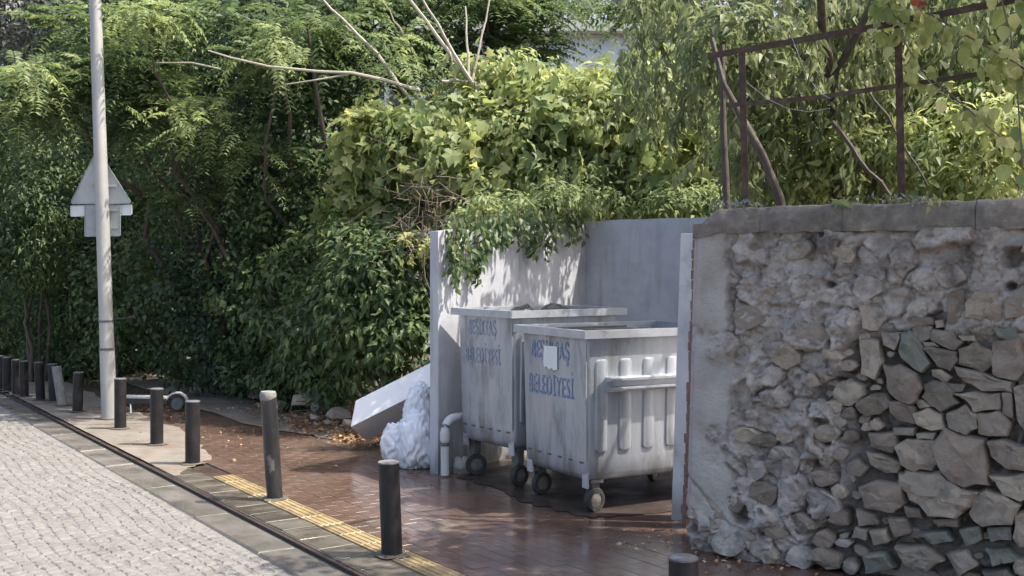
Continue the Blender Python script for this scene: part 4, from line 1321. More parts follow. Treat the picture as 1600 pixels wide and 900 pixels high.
# coping slabs
cop = [(-.02, .418), (.421, .898), (.901, 1.598), (1.601, 2.398), (2.401, 3.6)]
for i, (a, b2) in enumerate(cop):
    bm = bmesh.new()
    nseg = 14
    rings = []
    for k in range(nseg + 1):
        s = a + (b2 - a) * k / nseg
        drop = 0.0
        if i == 0: drop = max(0, .17 - (s + .02)) * .75
        tz = HW + .135 + .012 * mnoise.noise(Vector((s * 4, 0, 3))) - drop + .004 * (i % 2) + .010 * mnoise.noise(Vector((s * 13, 4, 1))) + s * .006
        ov = .075 + .018 * mnoise.noise(Vector((s * 5, 7, 0))) - (.05 if (i == 0 and k == 0) else 0)
        prof = [(HW - .012 - drop * .2 + .010 * mnoise.noise(Vector((s * 8, 1, 9))), ov - .008), (HW + .045, ov), (tz - .05, ov - .004), (tz - .012, ov - .03), (tz, ov - .09), (tz + .012, -.22), (tz - .03, -.50), (HW - .01, -.50)]
        rings.append([bm.verts.new(SQ(s, h + .006 * mnoise.noise(Vector((s * 20, h * 20, 2))), o)) for h, o in prof])
    for k in range(nseg):
        m_ = len(rings[0])
        for j in range(m_):
            bm.faces.new((rings[k][j], rings[k][(j + 1) % m_], rings[k + 1][(j + 1) % m_], rings[k + 1][j]))
    bm.faces.new(rings[0]); bm.faces.new(rings[-1][::-1])
    link('coping_stone', bm_mesh('coping_stone', bm, True), M['coping'], sw)

# small plants growing on the coping
for (px, py, lab, mt, n, up) in [(1322, 322, 'tiny yellow green weed hanging over the coping at its middle', 'leaf_sun', 26, -.3), (1462, 324, 'pale sprig drooping over the coping under the second post', 'leaf_yellow', 22, -.4),
                             (1160, 316, 'dry moss tuft on the left end of the coping beside the first post', 'leaf_grey', 60, .5), (1420, 305, 'low mossy growth along the coping behind the second post', 'leaf_grey', 60, .4)]:
    s, h = px_to_sh(px, py)
    c = SQ(s, HW + .15, .05)
    e = plant('coping_weed', tuple(c), lab, 'weed')
    pos = np.array(c[:]) + rng.normal(size=(n, 3)) * np.array([.09 if up > 0 else .035, .06, .012])
    D = rng.normal(size=(n, 3)) * .6 + np.array([-.2, -.5, up]); Nn = rng.normal(size=(n, 3)) * .4 + np.array([0, -.5, .7])
    Ls = (.035 if up > 0 else .055) * rng.uniform(.7, 1.3, n)
    build_leaves(e, pos, D, Nn, Ls, Ls * .4, T_LANCE, M[mt])

# ------------------------------------------------------------------ rusty fence
fe = empty('iron_fence', tuple(SQ(.25, HW + .13, -.2)), 'rusty angle iron fence standing on the stone wall, overgrown with leaves', 'fence')


def on_fence(px, py):
    # vertical plane along the wall, .22 behind the face
    o = SQ(0, HW, -.20)
    d = Vector(((px - CX) / F, 1, (CY - py) / F))
    A = Matrix((Sd, Vector((0, 0, 1)), -d)).transposed()
    s, h, t = A.inverted() @ (Vector((0, 0, EYE)) - Vector((o.x, o.y, 0)))
    return Vector((o.x, o.y, 0)) + Sd * s + Vector((0, 0, h))


def angle_bar(name, a, b2, wdt, parent, mat, th=.005):
    """L section bar from a to b2"""
    a = Vector(a); b2 = Vector(b2); d = (b2 - a).normalized()
    bm = bmesh.new()
    up = Vector((0, 0, 1)) if abs(d.z) < .7 else Sd
    q = d.cross(Sn).normalized(); 
    L_ = (b2 - a) / 2; c = (a + b2) / 2
    add_box(bm, c, L_, q * wdt / 2, Sn * th / 2)
    add_box(bm, c - q * (wdt / 2 - th / 2) - Sn * (wdt / 2 + th / 2 + .0005), L_, q * th / 2, Sn * wdt / 2)
    return link(name, bm_mesh(name, bm), M[mat], parent)


for (x, y0, y1, wd) in [(1162, 312, 84, .042), (1406, 300, 40, .042), (1640, 290, -20, .042)]:
    angle_bar('post', on_fence(x + 3, y0 + 10), on_fence(x - 3, y1), wd, fe, 'rust')
for (a, b2, wd) in [((1108, 88), (1370, 42), .038), ((1370, 42), (1700, -22), .038), ((1135, 165), (1280, 152), .026), ((1280, 152), (1404, 134), .026), ((1408, 134), (1640, 100), .026)]:
    angle_bar('rail', on_fence(*a) + Sn * .006, on_fence(*b2) + Sn * .006, wd, fe, 'rust')
# thin wires
for (a, b2) in [((1170, 130), (1300, 170)), ((1240, 60), (1300, 155)), ((1420, 90), (1560, 180))]:
    pa, pb = on_fence(*a) + Sn * .03, on_fence(*b2) + Sn * .03
    mid_ = (pa + pb) / 2 + Vector((0, 0, -.08))
    bm = bmesh.new(); tube_into(bm, [pa, pa.lerp(mid_, .5) + Vector((0, 0, -.02)), mid_, mid_.lerp(pb, .5) + Vector((0, 0, -.02)), pb], .0014, 4)
    link('wire', bm_mesh('wire', bm), M['pipe'], fe)


# ------------------------------------------------------------------ bins
def ld(p, A, B, O, a, b2, z):
    return O + A * a + B * b2 + Vector((0, 0, z))


def text_mesh(s, size, sx):
    cu = bpy.data.curves.new('lettering', 'FONT')
    cu.body = s; cu.size = size; cu.align_x = 'CENTER'; cu.align_y = 'CENTER'; cu.extrude = 0.0006; cu.space_character = 1.15
    o = bpy.data.objects.new('tmp', cu); COL.objects.link(o)
    dg = bpy.context.evaluated_depsgraph_get(); dg.update()
    me = bpy.data.meshes.new_from_object(o.evaluated_get(dg))
    bpy.data.objects.remove(o)
    xs = [v.co.x for v in me.vertices]
    for v in me.vertices: v.co.x *= sx / (max(xs) - min(xs))
    return me


def mat_stencil(name, col, keep, seedoff):
    m = bpy.data.materials.new(name)
    n, l = nodes_of(m)
    b = n['Principled BSDF']; out = n['Material Output']
    g = n.new('ShaderNodeNewGeometry'); mp = n.new('ShaderNodeMapping'); mp.inputs['Location'].default_value = (seedoff, 0, 0)
    l.new(g.outputs['Position'], mp.inputs[0])
    nz = n.new('ShaderNodeTexNoise'); nz.inputs['Scale'].default_value = 30; nz.inputs['Detail'].default_value = 3; nz.inputs['Roughness'].default_value = .7
    l.new(mp.outputs[0], nz.inputs['Vector'])
    r = ramp(n, [(keep - .05, (0, 0, 0)), (keep + .12, (1, 1, 1))]); l.new(nz.outputs[0], r.inputs[0])
    mx = n.new('ShaderNodeMix'); mx.data_type = 'RGBA'; l.new(r.outputs[0], mx.inputs[0])
    mx.inputs[6].default_value = (*col, 1); mx.inputs[7].default_value = (.40, .42, .45, 1)
    l.new(mx.outputs[2], b.inputs['Base Color']); b.inputs['Roughness'].default_value = .6; b.inputs['Metallic'].default_value = .1
    return m


def make_bin(O, A, B, LA, LB, zb, zt, label, txt, seedv, lid, keep, tcol, rimh=.055):
    """O near corner on the ground; A runs away along the short face, B along the long face"""
    A = A.normalized(); B = B.normalized()
    nA = -B      # outward normal of the short (lettered) face
    nB = -A      # outward normal of the long face
    e = empty('waste_container', tuple(O), label, 'bin', 'metal waste containers in the enclosure')
    tp = .028
    up = Vector((0, 0, 1))

    def Q(a, b2, z, inset=0.0):
        return O + A * (a if a != 0 else 0) + B * b2 + up * z

    def corner(t, z, ins):
        # four corners at height z inset by ins
        return [O + A * ins + B * ins + up * z, O + A * ins + B * (LB - ins) + up * z, O + A * (LA - ins) + B * (LB - ins) + up * z, O + A * (LA - ins) + B * ins + up * z]

    # body: rounded lower edges, open top with inner skin
    bm = bmesh.new()
    levels = [(zt - .01, 0.0 + .012), (zb + .16, tp), (zb + .055, tp + .004), (zb + .018, tp + .018), (zb, tp + .05)]
    rings = []
    cr_ = .035

    def rring(z, ins):
        pts = []
        c4 = [(ins, ins), (ins, LB - ins), (LA - ins, LB - ins), (LA - ins, ins)]
        cen = [(cr_, cr_), (cr_, -cr_), (-cr_, -cr_), (-cr_, cr_)]
        ang0 = [180 + 90, 180, 90, 0]
        for (ca, cb_), (da, db), a0 in zip(c4, cen, ang0):
            for k in range(4):
                th = R(a0 - 30 * k)
                # a axis = cos part, b axis = sin part
                pts.append(O + A * (ca + da + cr_ * math.cos(th)) + B * (cb_ + db + cr_ * math.sin(th)) + up * z)
        return pts
    for z, ins in levels:
        rings.append([bm.verts.new(p) for p in rring(z, ins)])
    m_ = len(rings[0])
    for a, b2 in zip(rings[:-1], rings[1:]):
        for i in range(m_): bm.faces.new((a[i], a[(i + 1) % m_], b2[(i + 1) % m_], b2[i]))
    bm.faces.new(rings[-1])
    inner = [bm.verts.new(p) for p in rring(zt - .01, .02)]
    innb = [bm.verts.new(p) for p in rring(zb + .05, .06)]
    for i in range(m_):
        bm.faces.new((rings[0][i], inner[i], inner[(i + 1) % m_], rings[0][(i + 1) % m_]))
        bm.faces.new((inner[i], innb[i], innb[(i + 1) % m_], inner[(i + 1) % m_]))
    bm.faces.new(innb)
    link('body', bm_mesh('body', bm, True), M['galv'], e)
    # rim: four folded flanges butted at the corners
    w_ = .045
    f_ = .032
    for (p, d, nrm, ln, ext) in ((O, B, nB, LB, f_ ), (O, A, nA, LA, -.001), (O + A * LA, B, -nB, LB, f_), (O + B * LB, A, -nA, LA, -.001)):
        bm = bmesh.new()
        c = p + d * (ln / 2) + nrm * (f_ - w_ / 2) + up * (zt + rimh / 2 - .012)
        add_box(bm, c, d * (ln / 2 + ext), nrm * w_ / 2, up * rimh / 2)
        link('rim', bm_mesh('rim', bm, bevel=.007, segs=2), M['galv_edge'], e)
    # fixed top sheets and sliding lid
    bm = bmesh.new()
    z1 = zt + .012
    L0, L1 = lid
    add_hexa(bm, [O + A * .02 + B * L0 + up * (z1), O + A * .02 + B * L1 + up * z1, O + A * (LA - .02) + B * L1 + up * z1, O + A * (LA - .02) + B * L0 + up * z1,
                  O + A * .02 + B * L0 + up * (z1 + .012), O + A * .02 + B * L1 + up * (z1 + .012), O + A * (LA - .02) + B * L1 + up * (z1 + .012), O + A * (LA - .02) + B * L0 + up * (z1 + .012)])
    for q in (.3, .6):
        add_box(bm, O + A * LA * q + B * (L0 + L1) / 2 + up * (z1 + .019), B * (L1 - L0) / 2 * .96, A * .02, up * .006)
    link('lid', bm_mesh('lid', bm, bevel=.003), M['galv_dark'], e)
    # pressed ribs on the long face
    nr = 6
    rw_ = .115
    for k in range(nr):
        bc_ = .135 + k * (LB - .27) / (nr - 1)
        zr0, zr1 = zb + .20, zb + .20 + .64
        bm = bmesh.new()

        def Lf(bq, z, o):
            fr = (z - (zb + .16)) / (zt - zb - .17)
            ins = tp + (.012 - tp) * fr
            return O + A * ins + B * bq + up * z + nB * o
        hw = rw_ / 2
        outl = []
        for (cx_, cz_, a0) in ((-hw + .025, zr0 + .025, 180), (hw - .025, zr0 + .025, 270), (hw - .025, zr1 - .025, 0), (-hw + .025, zr1 - .025, 90)):
            for s_ in range(4):
                th = R(a0 + 30 * s_)
                outl.append((cx_ + .025 * math.cos(th), cz_ + .025 * math.sin(th)))
        v0 = [bm.verts.new(Lf(bc_ + x, z, -.012)) for x, z in outl]
        zc = (zr0 + zr1) / 2
        v1 = [bm.verts.new(Lf(bc_ + x * .80, zc + (z - zc) * .985, .011)) for x, z in outl]
        v2 = [bm.verts.new(Lf(bc_ + x * .62, zc + (z - zc) * .965, .014)) for x, z in outl]
        for a, b2 in ((v0, v1), (v1, v2)):
            for i in range(len(a)): bm.faces.new((a[i], a[(i + 1) % len(a)], b2[(i + 1) % len(a)], b2[i]))
        bm.faces.new(v2)
        link('rib', bm_mesh('rib', bm, True), M['galv'], e)
    # lifting channel across the ribs
    bm = bmesh.new()
    zc = zb + .665
    ch = [(.0, -.045), (.075, -.045), (.088, -.030), (.088, -.018), (.034, -.012), (.034, .022), (.088, .030), (.088, .046), (.07, .052), (.0, .052)]
    v0 = [bm.verts.new(O + A * .02 + nB * o + up * (zc + z) + B * .16) for o, z in ch]
    v1 = [bm.verts.new(O + A * .02 + nB * o + up * (zc + z) + B * (LB - .10)) for o, z in ch]
    for i in range(len(ch)): bm.faces.new((v0[i], v0[(i + 1) % len(ch)], v1[(i + 1) % len(ch)], v1[i]))
    bm.faces.new(v0); bm.faces.new(v1)
    link('lifting_rail', bm_mesh('lifting_rail', bm), M['galv_edge'], e)
    # short face: seam flange, weep slots, rivets
    def Sf(aq, z, o):
        fr = (z - (zb + .16)) / (zt - zb - .17)
        ins = tp + (.012 - tp) * max(fr, -.0)
        return O + B * ins + A * aq + up * z + nA * o
    for k in range(6):
        bm = bmesh.new()
        aq = .10 + (LA - .2) * k / 5
        z = zb + .13
        add_box(bm, Sf(aq, z, .001), A * .022, nA * .004, up * .006)
        link('slot', bm_mesh('slot', bm), M['galv_dark'], e)
    for fa in (.0,):
        bm = bmesh.new()
        add_box(bm, Sf(.035, (zb + zt) / 2 + .05, .002), A * .009, nA * .005, up * ((zt - zb) / 2 - .10))
        link('corner_seam', bm_mesh('corner_seam', bm, bevel=.002), M['galv'], e)
    # lettering
    rot = Matrix((-A, up, nA)).transposed()   # text x runs from far corner to near corner
    for s_, z, sx, size in txt:
        me = text_mesh(s_, size, sx)
        me.materials.append(M['stencil%d' % seedv])
        mt_ = rot.to_4x4()
        fr = .5
        mt_.translation = Sf(LA * .54, z, .005) - O
        for v in me.vertices: pass
        o = bpy.data.objects.new('lettering', me); COL.objects.link(o); o.parent = e
        # follow the slight slope of the face
        o.matrix_local = mt_
        o['label'] = 'worn blue stencilled lettering ' + s_
    # caster brackets and wheels
    for (aq, bq) in ((.10, .12), (LA - .10, .12), (.10, LB - .12), (LA - .10, LB - .12)):
        c = O + A * aq + B * bq
        ct = empty('caster', tuple(Vector(c) - O)); ct.parent = e
        bm = bmesh.new()
        add_box(bm, c + up * (zb + .0) - B * .0, A * .052, B * .052, up * .012)
        for s_ in (-1, 1):
            add_box(bm, c + A * .035 * s_ + up * (zb - .055), A * .004, B * .03, up * .05)
        link('fork', bm_mesh('fork', bm), M['galv_dark'], ct)
        wr = (zb - .045) / 2 if zb < .27 else .11
        wr = min(wr, .085)
        cw = c + up * wr + nB * .02
        # cylinder axis along A rotated a bit
        ax = (A * .8 + B * random.uniform(-.5, .5)).normalized()
        bm = bmesh.new()
        side = ax.cross(up).normalized()
        prof = [(wr * .62, -.024), (wr * .92, -.024), (wr, -.012), (wr, .012), (wr * .92, .024), (wr * .62, .024)]
        nn = 20
        rg = [[bm.verts.new(cw + (side * math.cos(2 * math.pi * j / nn) + up * math.sin(2 * math.pi * j / nn)) * r_ + ax * o_) for j in range(nn)] for r_, o_ in prof]
        for a, b2 in zip(rg, rg[1:] + rg[:1]):
            for j in range(nn): bm.faces.new((a[j], a[(j + 1) % nn], b2[(j + 1) % nn], b2[j]))
        link('tyre', bm_mesh('tyre', bm, True), M['rubber'], ct)
        bm = bmesh.new()
        prof = [(wr * .10, -.030), (wr * .60, -.018), (wr * .60, .018), (wr * .10, .030)]
        rg = [[bm.verts.new(cw + (side * math.cos(2 * math.pi * j / nn) + up * math.sin(2 * math.pi * j / nn)) * r_ + ax * o_) for j in range(nn)] for r_, o_ in prof]
        for a, b2 in zip(rg, rg[1:]):
            for j in range(nn): bm.faces.new((a[j], a[(j + 1) % nn], b2[(j + 1) % nn], b2[j]))
        bm.faces.new(rg[0]); bm.faces.new(rg[-1])
        link('hub', bm_mesh('hub', bm, True), M['hub'], ct)
        if zb - 2 * wr > .03:
            bm = bmesh.new()
            add_box(bm, c + up * ((zb + 2 * wr) / 2), A * .03, B * .03, up * (zb - 2 * wr) / 2)
            link('swivel', bm_mesh('swivel', bm), M['galv_dark'], ct)
    # pale lug plates under the lettered face
    for aq in (.07, LA - .09):
        bm = bmesh.new()
        add_box(bm, Sf(aq, zb + .01, -.012), A * .034, nA * .006, up * .052)
        link('lug', bm_mesh('lug', bm, bevel=.003), M['galv_edge'], e)
    return e, Sf, A, nA


M['stencil1'] = mat_stencil('worn_blue_stencil', (.13, .21, .40), .53, 0)
M['stencil2'] = mat_stencil('faded_blue_stencil', (.20, .28, .42), .47, 5)
N1 = Vector((.503, 7.80, 0))
A1 = Vector((.057 - .503, 8.58 - 7.80, 0)); B1 = Vector((-A1.y, A1.x, 0)) * -1
b1, Sf1, A_, nA_ = make_bin(N1, A1, B1, .90, 1.27, .215, 1.262 - .05, 'nearer galvanised metal waste container with blue lettering and a torn white sticker',
                            [('BEŞİKTAŞ', 1.085, .50, .18), ('BELEDİYESİ', .83, .60, .20)], 1, (.02, .72), .5, None)
# torn sticker
pts = [(.42, 1.125), (.60, 1.12), (.615, 1.0), (.60, .965), (.57, .975), (.54, .955), (.50, .965), (.47, .95), (.425, .96)]
bm = bmesh.new()
fv = [bm.verts.new(Sf1(a_ - .04, z_, .0085)) for a_, z_ in pts]; bm.faces.new(fv)
bk = [bm.verts.new(Sf1(a_ - .04, z_, .0075)) for a_, z_ in pts]; bm.faces.new(bk[::-1])
for i in range(len(pts)): bm.faces.new((fv[i], bk[i], bk[(i + 1) % len(pts)], fv[(i + 1) % len(pts)]))
link('sticker', bm_mesh('sticker', bm), M['sticker'], b1)

N2 = Vector((.005, 8.70, 0)); A2 = Vector((-.46 - .005, 9.36 - 8.70, 0)); B2 = Vector((A2.y, -A2.x, 0))
B2 = (B2.normalized())
b2_, Sf2, _, _ = make_bin(N2, A2, B2, .80, 1.08, .29, 1.36 - .05, 'farther, slightly taller galvanised waste container with almost erased lettering',
                          [('BEŞİKTAŞ', 1.20, .38, .17), ('BELEDİYESİ', .98, .48, .17)], 2, (.02, .20), .45, None)


# rubbish bags inside the far bin
def crumple(name, c, r, seed, mat, sub=4, amp=.22, freq=5.0, parent=None, label=None, cat=None, group=None, flat=0.0, fold=.5, pleat=False):
    bm = bmesh.new()
    bmesh.ops.create_icosphere(bm, subdivisions=sub, radius=1.0)
    c = Vector(c)
    for v in bm.verts:
        d = v.co.copy()
        n1 = mnoise.fractal(d * freq * .35 + Vector((seed, 0, 0)), 1, 2, 2)
        if pleat:
            wq = mnoise.noise_vector(d * 1.6 + Vector((seed, 3, 1))) * .55
            dd = Vector(((d.x + wq.x) * 1.25, (d.y + wq.y) * 1.25, (d.z + wq.z) * .55))
        else:
            dd = d
        rd = 1 - abs(mnoise.noise(dd * freq + Vector((0, seed, 0)))) * 2
        rd2 = 1 - abs(mnoise.noise(dd * freq * 2.3 + Vector((0, 0, seed)))) * 2
        k = 1 + amp * (n1 * 1.1 + fold * .5 * rd + .22 * rd2 * fold)
        p = Vector((d.x * r[0], d.y * r[1], d.z * r[2])) * k
        p.z = max(p.z, -r[2] * (1 - flat))
        v.co = c + p
    me = bm_mesh(name, bm, False)
    me.shade_smooth()
    o = link(name, me, mat, parent)
    if label: tag(o, label, cat, group)
    return o


cbin = N2 + A2.normalized() * .40 + B2 * .55
for k, (da, db, rr, lab) in enumerate([(.12, -.05, .17, 'black rubbish bag on the left of the far container opening'), (.15, .30, .19, 'black rubbish bag bulging at the middle of the far container'),
                                      ]):
    crumple('rubbish_bag', cbin + A2.normalized() * da + B2 * db + Vector((0, 0, 1.205)), (rr, rr, .15), k * 3.3 + 1, M['bagblack'], 3, .3, label=lab, cat='rubbish bag',
            group='black bags in the far container')

# dark ground sheet, shade under the containers painted in as colour
M['bin_shade'] = mat_surface('painted_bin_shade', [(0.3, (.026, .019, .016)), (0.7, (.05, .036, .030))], scale=5, bump=.3, bscale=30, rough=(.3, .7))
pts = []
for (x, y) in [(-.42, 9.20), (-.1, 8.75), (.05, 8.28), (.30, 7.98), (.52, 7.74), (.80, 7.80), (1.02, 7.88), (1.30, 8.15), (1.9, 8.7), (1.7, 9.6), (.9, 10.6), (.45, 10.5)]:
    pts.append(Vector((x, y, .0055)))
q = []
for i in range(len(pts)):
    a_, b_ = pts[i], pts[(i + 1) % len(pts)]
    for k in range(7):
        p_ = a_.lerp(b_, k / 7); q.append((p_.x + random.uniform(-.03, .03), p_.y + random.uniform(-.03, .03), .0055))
sheet('bin_shade_sheet', q, M['bin_shade'])

# ------------------------------------------------------------------ pipe
bm = bmesh.new()
px_ = Vector((-.540, 9.262, 0))
dpi = Vector((.62, .79, 0)).normalized()
hp = .46
pts = [px_ + Vector((0, 0, z)) for z in (-.02, .2, hp - .10)]
for k in range(1, 7):
    th = R(15 * k)
    pts.append(px_ + Vector((0, 0, hp - .10)) + dpi * .10 * (1 - math.cos(th)) + Vector((0, 0, .10 * math.sin(th))))
pts.append(pts[-1] + dpi * .14)
tube_into(bm, pts, .034, 14)
pi = empty('drain_pipe', tuple(px_), 'pale grey drain pipe bending into the left enclosure wall beside the far container', 'pipe')
link('pipe', bm_mesh('pipe', bm, True), M['pipe'], pi)
bm = bmesh.new(); tube_into(bm, [px_ + Vector((0, 0, hp - .17)), px_ + Vector((0, 0, hp - .10))], .040, 14)
link('collar', bm_mesh('collar', bm, True), M['pipe'], pi)
bm = bmesh.new(); tube_into(bm, [px_ + Vector((0, 0, hp - .215)), px_ + Vector((0, 0, hp - .185))], .037, 14)
link('clamp', bm_mesh('clamp', bm, True), M['galv_dark'], pi)
bm = bmesh.new(); tube_into(bm, [px_ + Vector((0, 0, -.01)), px_ + Vector((0, 0, .012))], .046, 14)
link('foot_ring', bm_mesh('foot_ring', bm, True), M['galv_dark'], pi)
# broken render lumps at the wall foot
for k, (x, y, z, s_) in enumerate([(-.40, 9.44, .05, .085), (-.30, 9.55, .06, .07)]):
    crumple('render_lump', (x, y, z), (s_, s_ * .8, s_ * .9), k + 20, M['plaster_pale'], 3, .35, label=['broken lump of pale render low beside the pipe foot', 'smaller chunk of pale render behind the far container wheel'][k], cat='rubble', group='render lumps at the wall foot')

# ------------------------------------------------------------------ foam panel and sacks
a = P(548, 667, 10.55)
Lv = (P(705, 588, 10.40) - a)
Wv = Vector((.03, .13, .225)); Gv = Vector((.11, .30, -.17))
bm = bmesh.new()
add_hexa(bm, [a, a + Lv, a + Lv + Gv, a + Gv, a + Wv, a + Lv + Wv, a + Lv + Wv + Gv, a + Wv + Gv])
fp = empty('foam_panel', tuple(a), 'thick white foam block propped up at a slant behind the white sacks', 'foam block')
link('block', bm_mesh('block', bm, bevel=.008, segs=2), M['foam'], fp)
bm = bmesh.new()
q0 = a + Wv + Gv * .18; 
add_hexa(bm, [q0 + Vector((0, 0, .004)), q0 + Lv + Vector((0, 0, .004)), q0 + Lv + Gv * .06 + Vector((0, 0, .004)), q0 + Gv * .06 + Vector((0, 0, .004)),
              q0 + Wv * .03 + Vector((0, 0, .004)), q0 + Lv + Wv * .03 + Vector((0, 0, .004)), q0 + Lv + Wv * .03 + Gv * .06 + Vector((0, 0, .004)), q0 + Wv * .03 + Gv * .06 + Vector((0, 0, .004))])
link('seam', bm_mesh('seam', bm), M['leaf_yellow'], fp)
for k, (px, py, y, r, lab) in enumerate([
        (652, 690, 9.66, (.135, .13, .235), 'plump white sack leaning on the wall end, bottom right of the sack pile'),
        (622, 702, 9.74, (.115, .12, .18), 'smaller white sack at the front left of the pile, beside the foam block'),
        (655, 640, 9.80, (.115, .11, .19), 'crumpled white sack on top of the pile against the wall')]):
    c = P(px, py, y); c.z = max(c.z, r[2] * .93)
    crumple('white_sack', c, r, k * 7.7 + 3, M['sack'], 5, .26, 2.6, label=lab, cat='sack', group='white sacks by the enclosure', flat=.08, fold=1.5, pleat=True)
crumple('green_bag', P(508, 616, 12.6), (.20, .14, .10), 41, M['greybag'], 4, .4, label='dusty grey green plastic bag on the rubble behind the dry leaves', cat='rubbish bag', flat=.1)
# rubble pieces
labs = ['pale broken block left of the green plastic bag', 'grey rubble stone under the green plastic bag', 'rubble stone at the left end of the heap', 'dark rubble stone behind the tall peeling bollard',
        'whitish chunk in front of the rubble heap', 'rubble stone close to the foam block end', 'dusty stone between the leaves and the foam block', 'small stone on the dry leaf heap', 'low grey stone left of the heap']
for k, (px, py, y, s_) in enumerate([(470, 628, 13.0, .16), (500, 637, 12.6, .15), (445, 634, 13.4, .15), (405, 618, 14.6, .14), (492, 652, 12.2, .07), (530, 648, 11.9, .13), (541, 662, 11.5, .09), (515, 660, 11.9, .06), (425, 640, 13.6, .08)]):
    c = P(px, py, y); c.z = max(c.z, s_ * .35)
    bm = bmesh.new()
    for _ in range(16):
        d = Vector((random.gauss(0, 1), random.gauss(0, 1), random.gauss(0, 1))).normalized()
        bm.verts.new(c + Vector((d.x * s_ * 1.2, d.y * s_ * .8, max(d.z, -.4) * s_ * .75)) * random.uniform(.75, 1.0))
    bmesh.ops.convex_hull(bm, input=bm.verts)
    o = link('rubble_stone', bm_mesh('rubble_stone', bm, bevel=.006), M['stone_pale'] if k % 2 == 0 else M['stone'])
    tag(o, labs[k], 'stone', 'rubble under the hedge')
# low kerb wall under the dark trees
bm = bmesh.new()
g0, g1 = UV(7.6, 2.75), UV(24, 2.5)
lw = empty('low_wall', tuple(g0), 'low grey retaining wall at the foot of the dark trees behind the scooter', 'wall')
L_ = (g1 - g0)
for i in range(14):
    p0_ = g0 + L_ * (i / 14) + L_.normalized() * .01; p1_ = g0 + L_ * ((i + 1) / 14) - L_.normalized() * .01
    bm = bmesh.new()
    c = (p0_ + p1_) / 2; d = (p1_ - p0_) / 2
    add_box(bm, c + Vector((0, 0, .13 + random.uniform(-.015, .015))), d, N * .12, Vector((0, 0, .15)))
    link('block', bm_mesh('block', bm, bevel=.012), M['concrete'], lw)

# dry leaf litter
def litter(name, label, spots, mat, L, parent=None, thick=.02):
    P_ = []
    for (px, py, sx, sy, n) in spots:
        for _ in range(n):
            q = G(random.gauss(px, sx), max(random.gauss(py, sy), 600))
            q.z = abs(random.gauss(.006, thick)); P_.append(q[:])
    pos = np.array(P_)
    D = rng.normal(size=pos.shape); D[:, 2] *= .25
    Nn = rng.normal(size=pos.shape) * .35 + np.array([0, 0, 1])
    Ls = L * rng.uniform(.5, 1.3, len(pos))
    V2, F2 = leaves_np(pos, D, Nn, Ls, Ls * .55, T_OVATE)
    return tag(link(name, mesh_np(name, V2, F2), mat), label, 'leaf litter', kind='stuff')


litter('dry_leaves', 'heap of dry orange leaves along the foot of the hedge', [(505, 668, 28, 7, 900), (470, 655, 22, 7, 500), (545, 682, 14, 6, 350), (590, 690, 12, 4, 120), (420, 640, 30, 6, 300)], M['litter'], .055)
litter('fallen_leaves', 'scattered fallen leaves on the wet pavement and by the kerb', [(330, 670, 60, 14, 70), (1040, 835, 50, 15, 40), (1020, 850, 30, 8, 20), (1230, 880, 60, 12, 90), (1110, 868, 30, 8, 30), (700, 720, 40, 20, 16),
        (200, 640, 60, 10, 60), (430, 700, 60, 30, 30), (260, 655, 30, 10, 30)], M['litter'], .035, thick=.004)
e = plant('dead_twigs', tuple(G(530, 650)), 'small heap of dead twigs between the rubble and the foam block', 'twigs')
bm = bmesh.new()
for i in range(110):
    q = G(random.gauss(525, 34), random.gauss(652, 9)); q.z = random.uniform(.02, .22)
    d = Vector((random.gauss(0, .2), random.gauss(0, .12), random.gauss(0, .06)))
    tube_into(bm, wobble(q, q + d, 3, .03), .005, 3, False)
o = link('twigs', bm_mesh('twigs', bm), M['twig'], e); o['kind'] = 'stuff'

# ------------------------------------------------------------------ bollards
def bollard(x, y, h, r, lab, lean=(0, 0), mat='bollard', cap='cap_dark', big_cap=False):
    e = empty('bollard', (x, y, 0), lab, 'bollard', 'dark metal bollards along the kerb')
    top = Vector((x + lean[0], y + lean[1], h))
    b0 = Vector((x, y, -.03))
    bm = bmesh.new()
    n = 6
    tube_into(bm, [b0.lerp(top, i / n) for i in range(n)] + [top - Vector((0, 0, .006))], r, 20)
    link('shaft', bm_mesh('shaft', bm, True), M[mat], e)
    bm = bmesh.new()
    if big_cap:
        tube_into(bm, [top - Vector((0, 0, .055)), top - Vector((0, 0, .045)), top - Vector((0, 0, .01)), top + Vector((0, 0, .008))], [r * 1.005, r * 1.03, r * 1.04, r * .9], 20)
    else:
        tube_into(bm, [top - Vector((0, 0, .006)), top + Vector((0, 0, .001)), top + Vector((0, 0, .005))], [r * 1.01, r * 1.01, r * .93], 20)
    link('cap', bm_mesh('cap', bm, True), M[cap], e)
    bm = bmesh.new()
    m_ = 18
    vs = [bm.verts.new((x + math.cos(2 * math.pi * k / m_) * r * random.uniform(1.3, 2.1), y + math.sin(2 * math.pi * k / m_) * r * random.uniform(1.3, 2.1), .008 + random.random() * .002)) for k in range(m_)]
    c = bm.verts.new((x, y, .022))
    for k in range(m_): bm.faces.new((vs[k], vs[(k + 1) % m_], c))
    link('footing', bm_mesh('footing', bm, True), M['gutter'], e)
    return e


